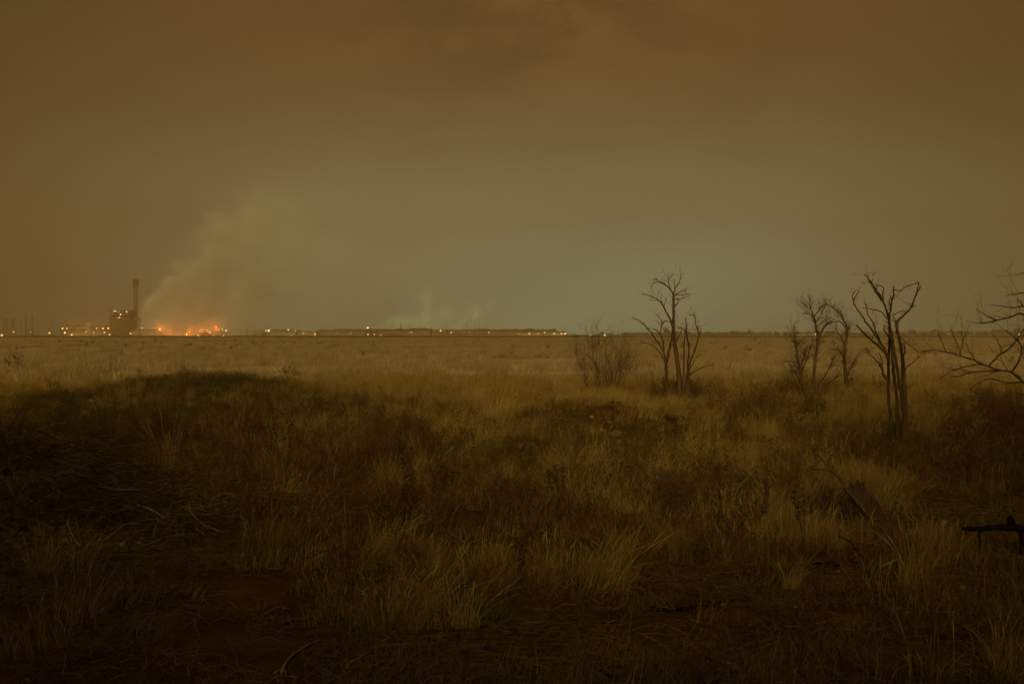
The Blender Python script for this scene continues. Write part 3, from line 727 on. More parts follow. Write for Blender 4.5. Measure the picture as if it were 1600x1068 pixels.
CLEAR = [(1405,706,95,26,1), (945,670,85,20,.8), (1345,815,70,42,1), (1355,862,80,34,.97), (1560,845,75,36,1), (1490,830,45,22,1), (1500,925,40,18,.9), (1060,962,70,16,1), (1130,950,30,12,1), (820,705,45,18,.95),
         (90,630,120,24,.9), (355,598,50,16,.8), (205,856,60,18,1), (225,700,50,26,.9), (480,1025,110,40,.9), (505,872,55,16,.8), (722,745,35,16,.8), (1270,892,80,18,1), (1470,950,80,22,.9), (1062,628,60,9,.8), (1545,955,60,25,.9), (834,790,18,12,1), (1310,845,45,34,.8)]
def clear(px, py): return 1-patches(px, py, CLEAR)
def finish(x, y, keep, smin, smax, nk, tilt=.12, ysc=(.85, 1.2)):
    x, y = x[keep], y[keep]; n = len(x); z = H(x, y)
    P = np.stack([x, y, z], -1); s = smin+(smax-smin)*rng.random(n)
    rot = np.stack([rng.normal(0, tilt, n), rng.normal(0, tilt, n), rng.normal(0, .7, n)], -1)
    scl = np.stack([s, s, s*(ysc[0]+(ysc[1]-ysc[0])*rng.random(n))], -1)
    return P, rot, scl, rng.integers(0, nk, n)

def cat_all(*sets): return [np.concatenate(a) for a in zip(*sets)]
def plant():
    # tall dry grass
    src = [clump('g', random.choice((90, 130, 160)), .12, h_, random.choice((.13, .22, .30)), .0036, random.choice((-.05, .08, .18, .30)), random.choice((.4, .7, 1.0)), MAT['grass'], 5, .35) for h_ in (.36, .42, .48, .55, .6, .66, .72, .4, .5, .62)]
    x, y = candidates(47000, 4.5, 48); z = H(x, y); px, py = to_px(x, y, z)
    d = patches(px, py, TALL); nz = fbm(x/1.6, y/1.6, 3)*2.3+.50
    d = d*np.clip(nz, 0.22, 1.2); far = sstep(y, 27, 42)*np.clip(.30+2.6*fbm(x/4.5+8, y/5, 3), .03, .9); d = np.maximum(d, far)*(1-.5*np.maximum(0, patches(px, py, GREEN)-.6*patches(px, py, TALL)))
    d = d*(1-.85*patches(px, py, [b for b in BARE if b[1] > 800])) + .012
    d = d*clear(px, py)
    A = finish(x, y, rng.random(len(x)) < d*.95, .42, 1.12, 10, .16, (.75, 1.2))
    scatter('dry_grass', 'tall golden dry grass in feathery clumps leaning right', 'grass', *A, src)
    # short green grass
    src = [clump('g', 110, .05, .19, .20, .007, .08, .9, MAT['green'], 3) for _ in range(4)]
    x, y = candidates(26000, 4.5, 46); px, py = to_px(x, y, H(x, y)); d = patches(px, py, GREEN)*np.clip(fbm(x/1.2+3, y/1.2)*2+.75, .1, 1)+.01
    scatter('green_grass', 'short green grass on the mounds and hollows', 'grass', *finish(x, y, rng.random(len(x)) < d, .7, 1.5, 4, .2), src)
    # short dry tufts everywhere
    src = [clump('g', 70, .06, .26, .20, .007, .12, 1.0, MAT['litter'], 3) for _ in range(4)]
    x, y = candidates(30000, 4.5, 44); px, py = to_px(x, y, H(x, y)); d = np.clip(.30+1.6*fbm(x/1.1+31, y/1.1), .02, .8)*(1-.9*patches(px, py, BARE))
    scatter('dry_turf', 'short brown dead tufts over the soil', 'grass', *finish(x, y, rng.random(len(x)) < d, .6, 1.3, 4, .25), src)
    # dead weeds
    src = [weedy('w', random.randint(6, 11), .5, MAT['weed'], 8) for _ in range(7)]
    x, y = candidates(19000, 4.8, 36); px, py = to_px(x, y, H(x, y)); d = patches(px, py, WEED)*np.clip(fbm(x/1.0+13, y/1.0)*2.4+.6, .05, 1.0)+.006
    d = d*(1-.8*patches(px, py, [b for b in BARE if b[1] > 800]))*clear(px, py)
    scatter('dead_weeds', 'brown tangle of dead branching weeds with dry seed heads', 'weeds', *finish(x, y, rng.random(len(x)) < d*.8, .5, 1.15, 7, .3), src)
    # straw and twig litter
    src = [litter('l', 70, .35, MAT['litter']) for _ in range(5)]
    x, y = candidates(9000, 4.3, 24); d = np.clip(.30+1.6*fbm(x/1.5+61, y/1.5), .02, .8)
    scatter('straw_litter', 'fallen straw and twigs strewn over dark soil', 'litter', *finish(x, y, rng.random(len(x)) < d, .6, 1.3, 5, .08), src)
    # brush heap at the left: a tangle of straw and twigs
    src = [brush('l', 46, MAT[k]) for k in ('weed', 'grass', 'weed', 'grass', 'weed')]
    x = np.concatenate([rng.normal(gx(105, 11.8), 1.1, 420), rng.normal(gx(285, 11.5), .45, 80)]); y = np.concatenate([np.clip(rng.normal(11.7, .5, 420), 10.4, 12.6), rng.normal(11.4, .3, 80)])
    P, ro, sc, kd = finish(x, y, np.ones(len(x), bool), .6, 1.05, 5, .16); P[:, 2] += rng.random(len(x))*.10
    scatter('brush_heap', 'dark tangled heap of dead brush and straw at the left', 'brush', P, ro, sc, kd, src)
    # scattered dark weeds of the open field
    src = [weedy('w', 10, .5, MAT['weed'], 12) for _ in range(4)]
    x, y = candidates(5200, 46, 420, .56, 8); d = np.clip(.05+1.1*fbm(x/14+5, y/22, 3), .01, .6)*(1-.6*sstep(y, 90, 300))
    scatter('field_weeds', 'small dark weeds dotted over the wide open field', 'weeds', *finish(x, y, rng.random(len(x)) < d, .8, 1.9, 4, .2), src)
    # grass of the open field
    src = [clump('g', 120, .22, .62, .75, .022, .22, .6, MAT['fargrass'], 3) for _ in range(4)]
    x, y = candidates(26000, 42, 190, .58, 8); d = np.clip(.40+3.2*fbm(x/9, y/12, 4), .02, 1)*(1-.72*sstep(y, 60, 150))
    A1 = finish(x, y, rng.random(len(x)) < d, .6, 1.25, 4)
    x, y = candidates(9000, 150, 640, .56, 10); d = np.clip(.15+3.4*fbm(x/30, y/40, 4), .01, 1)
    A2 = finish(x, y, rng.random(len(x)) < d, .7, 1.5, 4, ysc=(.5, .9))
    scatter('field_grass', 'pale dry grass of the wide open field', 'grass', *cat_all(A1, A2), src)
plant()

# tall single weeds that stand out
def tall_weed(label, px, py, top, n=3, m='weed', name='dead_weed'):
    b = ground_pt(px, py); h = (py-top)/F*b.y; mb = MB(); hd = MB()
    root = thing(name, label, 'weed', b)
    for k in range(n):
        p = np.array([random.gauss(0, .04), random.gauss(0, .04), -.04]); pts = [p]; d = np.array([random.gauss(0, .07), random.gauss(0, .07), 1])
        L = h*random.uniform(.7, 1.03) if k else h*1.03
        for i in range(6):
            d = d+np.array([random.gauss(0, .05), random.gauss(0, .05), 0]); d /= np.linalg.norm(d); p = p+d*L/6; pts.append(p)
        mb.tube(pts, [.008*(1-.12*i) for i in range(7)], 5)
        for i in range(9):
            j = random.randint(3, 6); twig_from(mb, pts[j], d*.8+np.array([random.gauss(0, .6), random.gauss(0, .6), random.gauss(.3, .3)]), h*random.uniform(.05, .16), .004, 0)
        for i in range(40):
            c = pts[random.randint(4, 6)]+np.array([random.gauss(0, 1), random.gauss(0, 1), random.gauss(0, 1.6)])*h*.03
            hd.ball(tuple(c), random.uniform(.008, .018), 5, 3)
    mb.build('stems', MAT['twig'], root); hd.build('foliage', MAT['bark'], root)
tall_weed('tall dark dock weed left of the leaning grass clumps', 445, 772, 640, 3)
tall_weed('dark seed headed weed standing at centre right', 1022, 742, 708, 2)
tall_weed('dead dock weed in the tangle at centre', 870, 800, 725, 3)
tall_weed('thin dead weed among the grass in front of the dark low shrub', 640, 770, 690, 3)
tall_weed('dark weed standing on the near weedy flat', 1130, 850, 800, 2)
tall_weed('bent dead weed by the dark crouching shrub', 1258, 860, 770, 2)
tall_weed('dead weed standing alone right of the leaning clump', 815, 905, 830, 3)

def stalk_bunch(label, px, py, top, n, lean, rad=.13):
    b = ground_pt(px, py); h = (py-top)/F*b.y
    o = clump('grass_clump', int(n*.7), .2*h, 1.12*h, rad, .0036, lean, .55, MAT['grass'], 5, .4); COL.objects.link(o); o.location = b; tag(o, label, 'grass clump')
stalk_bunch('tall narrow sheaf of pale upright grass stalks on the left slope', 262, 752, 605, 90, .02)
stalk_bunch('thick golden grass clump leaning right on the near soil', 640, 968, 862, 300, .55, .24)
stalk_bunch('dry upright grass clump standing near the lower right', 1452, 1062, 950, 100, .05, .16)
stalk_bunch('golden grass clump at the foot of the right track', 1415, 935, 845, 130, .12, .34)
stalk_bunch('withered straggly grass clump in the dark at lower left', 125, 965, 875, 150, .20, .2)

# ------------------------------------------------------------------ the plant on the horizon
D0 = 1200.0
def X(px, d=D0): return (px-800)/F*d
def Z(py, d=D0): return CH-(py-HY)/F*d
LAMP_N = {}
def glow_ball(mb, px, py, d, r): mb.ball((X(px, d), d, Z(py, d)), r, 8, 5)

def boiler_house():
    d = D0; b = (X(187), d, 0); root = thing('boiler_house', 'dark tall boiler house with lit top floor beside the smoking stack', 'industrial building', b)
    def part(name, m, f, sm=False):
        q = MB(); f(q); return q.build(name, MAT[m], root, sm, loc=b)
    part('wall', 'clad', lambda q: q.box(X(174), X(202), d, d+26, -1, Z(496)))
    part('side_bay', 'clad', lambda q: q.box(X(169.5), X(173.9), d+3, d+22, -1, Z(493)))
    part('side_bay', 'clad', lambda q: q.box(X(202.1), X(205), d+3, d+22, -1, Z(500)))
    def top(q):
        for x in (171, 174, 178, 182, 186, 190, 194, 198, 202): q.box(X(x)-.25, X(x)+.25, d+1, d+1.6, Z(496), Z(485)); q.box(X(x)-.25, X(x)+.25, d+22, d+22.6, Z(496), Z(485))
        for py in (485, 488, 492): q.box(X(170), X(204), d+.5, d+23, Z(py)-.25, Z(py)+.25)
        q.box(X(176), X(183), d+4, d+18, Z(495), Z(486.5)); q.box(X(192), X(200), d+4, d+18, Z(495), Z(488)); q.box(X(184.5), X(188), d+8, d+16, Z(496), Z(491))
    part('steel_frame', 'steel', top)
    def ribs(q):
        for x in range(175, 202, 3): q.box(X(x)-.3, X(x)+.3, d-.5, d-.02, 0, Z(496.5))
        for py in (501, 508, 515): q.box(X(174), X(202), d-.8, d-.52, Z(py)-.15, Z(py)+.15)
    part('cladding_rib', 'steel', ribs)
    def pipes(q):
        for x, p in ((176.5, 483.5), (180, 484), (190, 483), (197, 484), (201.5, 483.5)): q.cyl(X(x), d+10, Z(488), Z(p), .5, n=8)
    part('vent_pipe', 'steel', pipes)
    part('duct', 'clad', lambda q: q.tube([(X(203), d+12, Z(498)), (X(208), d+14, Z(497)), (X(211.5), d+16, Z(500))], [1.8]*3, 10))
    for px, py, m, r in ((179,486,'lampw',.75), (181.3,486,'lampw',.75), (186,487,'lamp',.5), (198.5,487,'lampw',.75), (189,491,'lampw',.9), (187,495.5,'lamp',.75), (184.2,496.3,'lampr',.9), (172,491,'lamp',.4)):
        part('lamp', m, lambda q, px=px, py=py, r=r: q.ball((X(px), d-1.0, Z(py)), r))
boiler_house()
def smokestack():
    d = D0+20; b = (X(212, d), d, 0); root = thing('smokestack', 'tall concrete smokestack with a wide dark band at its top', 'smokestack', b)
    q = MB(); q.cyl(b[0], d, -1, Z(446, d), 2.6, 2.1, 28); q.build('shaft', MAT['concrete'], root, loc=b)
    q = MB(); q.tube([(b[0], d, Z(447, d)), (b[0], d, Z(445.5, d)), (b[0], d, Z(437, d)), (b[0], d, Z(436, d))], [3.6, 3.4, 3.2, 3.0], 28); q.build('dark_cap', MAT['steel'], root, loc=b)
    q = MB()
    for k in range(2): q.tube([(b[0]+(2.7, -2.7)[k], d-1, 0), (b[0]+(2.2, -2.2)[k], d-1, Z(447, d))], [.22, .22], 5)
    q.build('ladder', MAT['steel'], root, loc=b)
    q = MB(); q.tube([(b[0], d, Z(468, d)-.3), (b[0], d, Z(468, d)+.3)], [3.3, 3.3], 24); q.build('platform', MAT['steel'], root, loc=b)
smokestack()

def building(name, label, cat, x0, x1, top, dep=30, d=D0, m='shed', roof='flat', windows=(), lamps=(), extras=(), doors=()):
    b = (X((x0+x1)/2, d), d, 0); root = thing(name, label, cat, b); zt = Z(top, d)
    q = MB(); q.box(X(x0, d), X(x1, d), d, d+dep, -.5, zt); q.build('wall', MAT[m], root, False, loc=b)
    q = MB()
    if roof == 'gable': q.gable(X(x0, d)-.6, X(x1, d)+.6, d-.8, d+dep+.8, zt+.02, zt+max(1.6, (zt)*.35))
    else: q.box(X(x0, d)-.4, X(x1, d)+.4, d-.4, d+dep+.4, zt+.02, zt+.5)
    q.build('roof', MAT['roof'], root, False, loc=b)
    q = MB()
    n = max(3, int((x1-x0)/3))
    for k in range(n+1): 
        xx = X(x0+(x1-x0)*k/n, d); q.box(xx-.14, xx+.14, d-.2, d-.01, 0, zt-.05)
    q.build('wall_rib', MAT['steel'], root, False, loc=b)
    for (a, c, t, u, mm) in windows:
        q = MB(); q.box(X(a, d), X(c, d), d-.35, d-.21, Z(u, d), Z(t, d)); q.build('window' if mm != 'clad' else 'door', MAT[mm], root, False, loc=b)
    for (px, py, mm, r) in lamps:
        q = MB(); q.ball((X(px, d), d-1.2, Z(py, d)), r); o = q.build('lamp', MAT[mm], root, loc=b)
    for (a, c, t) in extras:
        q = MB(); q.box(X(a, d), X(c, d), d+6, d+16, zt+.02 if t < top else .0, Z(t, d)); q.build('roof_unit', MAT['clad'], root, False, loc=b)
    if x1-x0 > 25:
        for k in range(int((x1-x0)/7)):
            xx = X(random.uniform(x0+1, x1-1), d); w = random.uniform(.8, 2.6); zz = zt+(max(1.6, zt*.35) if roof == 'gable' else .5)
            q = MB(); q.box(xx-w, xx+w, d+dep*.5-1.5, d+dep*.5+1.5, zt-.3, zz+random.uniform(.5, 1.6)); q.build('roof_vent', MAT['clad'], root, False, loc=b)
    return root
building('machinery_shed', 'squat dark shed under two orange lamps left of the conveyor', 'shed', 94, 108, 514.5, 20, 1190, 'clad', 'gable', lamps=[(98.5,513,'lamp',1.0), (105.3,513,'lamp',.85)], extras=[(99,102,506)])
building('process_building', 'long low building under the conveyor left of the boiler house', 'industrial building', 112, 168, 517.5, 24, 1192, 'shed', lamps=[(135,518,'lampw',.55), (147,519,'lamp',1.0), (164,519,'lamp',.95)], extras=[(118,124,513), (140,143,510), (155,166,514)])
building('plant_annex', 'small pale annex between the boiler house and the dark hopper tower', 'industrial building', 206.5, 233, 516, 22, 1195, 'paleclad', lamps=[(215,513.5,'lamp',.6), (223,513.5,'lampw',1.25), (228.5,513.3,'lamp',.4), (204.5,520.8,'lamp',.95)])
building('hopper_tower', 'dark narrow hopper tower glowing red at its foot', 'tower', 234.5, 241, 513.3, 14, 1193, 'clad', lamps=[(235.5,513.4,'lampr',.7), (239.3,513.4,'lamp',.8), (243,513.4,'lamp',.6), (238,522.7,'lampr',.9), (237,520,'lampr',.6)])
building('furnace_hall', 'low furnace hall lost in orange smoke with a tall glowing doorway', 'industrial building', 244, 300, 516.5, 30, 1215, 'clad', windows=[(279.8,282.2,519.8,525,'litwin')], lamps=[(273.5,522.8,'lamp',.95), (276,523,'lamp',.6)], extras=[(262,266,511), (284,287,509)])
building('crusher_shed', 'dark shed under the brightest flame', 'shed', 331, 349, 517.8, 18, 1200, 'clad', 'gable', extras=[(336,341,515.5)])
building('white_warehouse', 'long pale warehouse right of the flames', 'warehouse', 350, 421, 516.6, 34, 1230, 'paleclad', extras=[(360,366,515)], doors=())
building('pale_store', 'pale low store with bright yard lamps left of the lone mast', 'warehouse', 423, 463, 517.5, 30, 1225, 'paleclad', 'gable')
building('lit_depot', 'low depot with a pale lamp-lit wall right of the lone mast', 'warehouse', 465, 494, 518.5, 25, 1195, 'paleclad', windows=[(491,493.5,520,524,'litwin')])
building('brown_shed', 'long brown shed with flat roof left of the tower lamp', 'shed', 495, 570, 517.4, 34, 1210, 'shed', 'gable')
building('control_building', 'small block crowned by a bright lamp amid the sheds', 'industrial building', 570.5, 588, 514.6, 18, 1205, 'clad', lamps=[(575,512,'lampw',1.15)], extras=[(573,578,513)])
building('rolling_mill', 'long brown mill building under slender poles and pale steam', 'industrial building', 590, 673, 516.6, 40, 1215, 'shed', 'gable', extras=[(622,628,513), (640,650,512.6), (660,668,513)])
building('mill_annex', 'short annex with a doorway lamp right of the long mill building', 'industrial building', 675, 698, 515.6, 26, 1212, 'shed', lamps=[(688.5,516.4,'lampw',.85)], extras=[(684,694,514.2)])
building('storage_hall', 'very long low pale storage hall behind four tall poles', 'warehouse', 700, 868, 517.2, 36, 1260, 'shed', 'gable')
building('lamp_lit_warehouse', 'white warehouse with a row of eaves lamps right of the storage hall', 'warehouse', 812, 886, 519.4, 24, 1150, 'paleclad', lamps=[(827,521,'lamp',.75), (841,521,'lamp',.6), (866,521,'lampw',.75), (877,521,'lampw',.65), (883,521,'lampw',.9)], extras=[(846,857,518)])
building('white_bungalow', 'low white building behind the wide bare shrub', 'building', 937, 976, 523.0, 14, 1100, 'paleclad', lamps=[(945,523.5,'lampw',.9)], extras=[(938,941,520)])
building('farm_shed', 'small white shed behind the slender dead tree', 'shed', 1236, 1276, 522.2, 12, 1100, 'paleclad', lamps=[(1240.5,520.8,'lampw',1.0), (1274,522,'lampw',.6)])
building('farm_shed', 'small grey roadside shed right of the many stemmed dead tree', 'shed', 1416, 1436, 523.2, 10, 1100, 'shed')

def conveyor(label, x0, y0, x1, y1, d):
    b = (X(x0, d), d, 0); root = thing('conveyor', label, 'conveyor', b)
    q = MB(); q.tube([(X(x0, d), d, Z(y0, d)), (X(x1, d), d, Z(y1, d))], [1.3, 1.3], 4); q.build('gallery', MAT['steel'], root, False, loc=b)
    for k in range(5):
        t = .08+.84*k/4; xx = X(x0+(x1-x0)*t, d); zz = Z(y0+(y1-y0)*t, d); q = MB()
        q.tube([(xx-1.6, d+.2, -.5), (xx, d+.2, zz-1)], [.25, .25], 4); q.tube([(xx+1.6, d+.2, -.5), (xx, d+.2, zz-1)], [.25, .25], 4)
        q.build('trestle', MAT['steel'], root, False, loc=b)
conveyor('level covered conveyor on trestles running into the boiler house', 108, 509, 172, 509.5, 1188)
conveyor('short sloping conveyor rising towards the boiler house', 145, 517, 173, 511, 1184)
conveyor('high conveyor crossing from the annex into the orange smoke', 207, 514.8, 250, 514.8, 1186)
def spoil(label, x0, x1, top, d):
    xc = X((x0+x1)/2, d); w = (X(x1, d)-X(x0, d))/2; h = Z(top, d); m = MB(); n, k = 22, 6; vs = [(xc, d, h)]
    for j in range(1, k+1):
        for i in range(n):
            a = 2*math.pi*i/n; r = j/k; vs.append((xc+w*r*math.cos(a)*random.uniform(.85, 1.1), d+w*.6*r*math.sin(a), h*(1-r**1.3)*random.uniform(.85, 1.1)-.4))
    fs = [(0, 1+i, 1+(i+1) % n) for i in range(n)]
    for j in range(k-1):
        for i in range(n): fs.append((1+j*n+i, 1+(j+1)*n+i, 1+(j+1)*n+(i+1) % n, 1+j*n+(i+1) % n))
    m.add(vs, fs); tag(m.build('spoil_heap', MAT['bank'], None, loc=(xc, d, 0)), label, 'heap')
spoil('dark spoil heap under the small flames right of the furnace hall', 308, 334, 517.8, 1180)
spoil('low dark scrub heap before the control building', 585, 640, 521, 1160)
def tank(label, x0, x1, top, d, m='paleclad'):
    xc = X((x0+x1)/2, d); r = (X(x1, d)-X(x0, d))/2; b = (xc, d, 0); root = thing('storage_tank', label, 'tank', b)
    q = MB(); q.cyl(xc, d, -.5, Z(top, d), r, n=28); q.build('shell', MAT[m], root, loc=b)
    q = MB(); q.tube([(xc, d, Z(top, d)+.01), (xc, d, Z(top, d)+r*.18)], [r*1.02, r*.1], 28); q.build('roof', MAT['roof'], root, loc=b)
    q = MB(); q.tube([(xc+r+.15, d-.6, 0), (xc+r+.15, d-.6, Z(top, d))], [.2, .2], 5); q.build('ladder', MAT['steel'], root, loc=b)
tank('dull round storage tank in front of the long pale warehouse', 395, 404, 518.8, 1190, 'shed')
tank('small round tank beside the bright twin yard lamps', 408, 416, 519.4, 1185, 'clad')
tank('slender upright silo standing over the long pale warehouse', 384.5, 387.5, 512.5, 1190, 'shed')

def pole(name, label, px, top, d, r=.28, arms=1, group=None, cat='pole'):
    b = (X(px, d), d, 0); root = thing(name, label, cat, b, group); q = MB(); q.tube([(b[0], d, -.5), (b[0], d, Z(top, d))], [r*1.25, r*.8], 6); q.build('shaft', MAT['steel'], root, loc=b)
    for k in range(arms):
        z = Z(top, d)-1.2-k*2; q = MB(); q.box(b[0]-2, b[0]+2, d-r-.25, d-r-.01, z-.15, z+.15); q.build('crossarm', MAT['steel'], root, False, loc=b)
for lab, px, top, r, ar in (('first slender pole left of the thick twin posts', 33, 500, .3, 1), ('left one of the twin thick tall posts', 40.3, 491, .8, 0), ('right one of the twin thick tall posts', 50.3, 491, .8, 0),
        ('thin pole just right of the twin thick posts', 59, 500, .3, 1), ('thin pole midway between the thick posts and the lamp pair', 82.5, 502, .3, 1), ('shorter thin pole left of the machinery shed', 90, 506, .3, 1),
        ('slim mast over the conveyor left of the boiler house', 143.5, 499, .3, 0), ('spiked mast on the annex right of the boiler house', 217.5, 500, .45, 0), ('mast rising in the orange smoke behind the furnace hall', 293.5, 508, .4, 0),
        ('lone tall mast left of the lit depot', 463.5, 500, .35, 1), ('leftmost slim pole above the long mill building', 625.3, 504, .35, 0), ('middle slim pole above the long mill building', 641, 506, .3, 0), ('right slim pole above the long mill building', 654.3, 506, .35, 0),
        ('first of the four tall poles before the storage hall', 730, 503.5, .3, 1), ('second of the four tall poles before the storage hall', 742, 503, .3, 1), ('third and shortest of the four tall poles before the storage hall', 749, 507, .25, 1), ('fourth of the four tall poles before the storage hall', 760, 505, .3, 1),
        ('thin pole beside the left lattice tower', 16, 505, .25, 1)):
    pole('utility_pole', lab, px, top, 1175+random.uniform(-12, 12), r, ar, 'poles around the distant plant')
def lattice(label, px, top, w, d):
    b = (X(px, d), d, 0); root = thing('lattice_tower', label, 'pylon', b, 'lattice towers at the left edge'); h = Z(top, d); ww = w/F*d/2
    q = MB()
    for sx in (-1, 1):
        for sy in (-1, 1): q.tube([(b[0]+sx*ww, d+sy*ww, -.5), (b[0]+sx*ww*.35, d+sy*ww*.35, h)], [.22, .16], 4)
    q.build('leg', MAT['steel'], root, False, loc=b); q = MB()
    for k in range(5):
        t0, t1 = k/5, (k+1)/5; a0, a1 = ww*(1-.65*t0), ww*(1-.65*t1)
        for sy in (-1, 1):
            q.tube([(b[0]-a0, d+sy*a0, h*t0), (b[0]+a1, d+sy*a1, h*t1)], [.12, .12], 4); q.tube([(b[0]+a0, d+sy*a0, h*t0), (b[0]-a1, d+sy*a1, h*t1)], [.12, .12], 4)
    q.build('brace', MAT['steel'], root, False, loc=b)
    q = MB(); q.box(b[0]-ww*1.3, b[0]+ww*1.3, d-.25, d+.25, h*.9, h*.9+.5); q.build('crossarm', MAT['steel'], root, False, loc=b)
lattice('left lattice pylon at the far left edge', 9, 497, 7, 1170)
lattice('right lattice pylon left of the twin thick posts', 20.5, 498, 7, 1172)

def yard_lamp(label, px, py, m='lamp', r=.95, d=None, group=None):
    d = d or 1140+random.uniform(-10, 10); b = (X(px, d), d, 0); root = thing('yard_lamp', label, 'lamp', b, group)
    zl = Z(py, d); q = MB(); q.tube([(b[0], d+.5, -.5), (b[0], d+.5, max(zl-.3, .3))], [.14, .1], 6); q.build('mast', MAT['steel'], root, loc=b)
    q = MB(); q.ball((b[0], d, zl), r, 10, 6, (1, 1, .9)); q.build('lamp_head', MAT[m], root, loc=b)
for lab, px, py, m, r in (
    ('bright orange yard lamp at the far left edge', 3, 523.6, 'lamp', 1.3), ('small yellow lamp at the foot of the right lattice pylon', 21, 518.4, 'lamp', .75), ('faint lamp between the twin thick posts', 48, 518.3, 'lamp', .5),
    ('yellow lamp alone left of the machinery shed', 77.3, 520, 'lamp', .85), ('white lamp below the machinery shed', 101.2, 519.5, 'lampw', 1.1), ('white lamp low in front of the long building', 112, 522.8, 'lampw', .95),
    ('left lamp of the row of three under the conveyor', 151, 512.8, 'lamp', .8), ('middle lamp of the row of three under the conveyor', 160.7, 513, 'lamp', 1.0), ('right lamp of the row of three, nearest the boiler house', 169.3, 512.5, 'lamp', 1.0),
    ('low lamp at the left foot of the boiler house', 171.2, 522.4, 'lampw', .85), ('big round orange lamp in the smoke right of the hopper tower', 249.6, 514.3, 'lamp', 1.2),
    ('bright lamp right of the glowing doorway', 291.8, 522.3, 'lamp', 1.35), ('yellow lamp below the spoil heap', 309.7, 524.2, 'lamp', .9), ('white lamp on the slope between the two flames', 327.5, 518.7, 'lampw', .8), ('small white lamp just left of the pale warehouse', 347.3, 514.4, 'lampw', .65),
    ('white lamp at the left end of the pale warehouse', 353, 516.3, 'lampw', .9), ('low lamp below the white warehouse corner', 349, 524.6, 'lampw', .85),
    ('brightest of the twin white lamps over the small round tank', 420, 516.4, 'lampw', 1.25), ('fainter of the twin white lamps over the small round tank', 415.3, 516.4, 'lamp', .7), ('white lamp over the pale store', 450.6, 515, 'lampw', 1.15), ('white lamp at the lone tall mast', 461.7, 516.6, 'lampw', .85), ('yellow lamp at the lit depot', 473.8, 520.6, 'lamp', .8),
    ('faint wide lamp before the pale store', 454.5, 523.6, 'lamp', .6), ('left one of two lamps along the brown shed', 526, 520.3, 'lampw', .75), ('right one of two lamps along the brown shed', 548, 520.3, 'lampw', .75),
    ('yellow lamp under the control building', 575, 522.3, 'lamp', 1.1), ('lamp just right of the control building', 585, 522.2, 'lamp', .9), ('low white lamp by the scrub heap', 594.7, 523.9, 'lampw', .75),
    ('lamp in front of the long mill building', 642.5, 519.1, 'lampw', .85), ('lamp right of the mill annex', 705, 519.2, 'lampw', .85), ('lamp left of the first tall pole at the storage hall', 734, 519, 'lampw', .75), ('lamp right of the fourth tall pole at the storage hall', 763.6, 519, 'lampw', .8),
    ('lamp at the right middle of the storage hall', 810.2, 521.4, 'lampw', .9), ('white lamp over the middle of the lamp-lit warehouse', 851, 519.2, 'lampw', 1.0), ('bright lamp left of the white bungalow', 922.8, 523.6, 'lampw', 1.15), ('tiny lamp in the far trees right of the tall dead tree', 1178, 521.2, 'lampw', .6),
    ('small lamp in the far trees by the spreading tree', 1480.5, 521.3, 'lampw', .8), ('white lamp in the dark trees at the right edge', 1592, 522.4, 'lampw', 1.0)):
    yard_lamp(lab, px, py, m, r*(1.0 if px < 430 else .70), group='lamps of the distant plant')

def flame(label, px, py, w, h, d, lean, power):
    b = (X(px, d), d, 0); root = thing('gas_flare', label, 'flare', b, 'flames of the plant'); s = d/F
    q = MB(); q.tube([(b[0], d, -.5), (b[0], d, Z(py+1, d))], [.5, .4], 8); q.build('flare_pipe', MAT['steel'], root, loc=b)
    q = MB()
    for k in range(5):
        o = random.uniform(-.5, .5)*w*s; hh = h*s*random.uniform(.5, 1); z0 = Z(py+1.5, d)-.3
        q.tube([(b[0]+o, d+random.uniform(-1, 1), z0), (b[0]+o+lean*hh*.4, d, z0+hh*.4), (b[0]+o+lean*hh, d, z0+hh)], [w*s*.16, w*s*.2, .1], 7)
    q.build('flame', MAT['flame'], root, loc=b)
    ld = bpy.data.lights.new('flame_light', 'POINT'); ld.energy = power; ld.color = (1, .19, .01); ld.shadow_soft_size = 2
    lo = bpy.data.objects.new('flame_light', ld); COL.objects.link(lo); lo.parent = root; lo.location = (0, -3, Z(py-3, d))
flame('largest bright leaping flame above the crusher shed', 339.5, 515, 5, 5, 1180, .9, 7e3)
flame('low streak of flame on the dark spoil heap', 315, 517, 6, 3, 1176, -.8, 4e3)
flame('small fire in the smoke between the hopper tower and furnace hall', 252, 515.5, 3, 2.5, 1176, .4, 7e3)
flame('small orange fire low behind the spoil heap', 325, 520, 3, 2, 1190, .6, 4e3)
flame('faint orange fire left of the glowing doorway', 266, 521.5, 3, 2, 1188, .5, 4e3)
flame('little fire beside the bright lamp right of the glowing doorway', 297, 521, 3, 3, 1176, .4, 7e3)

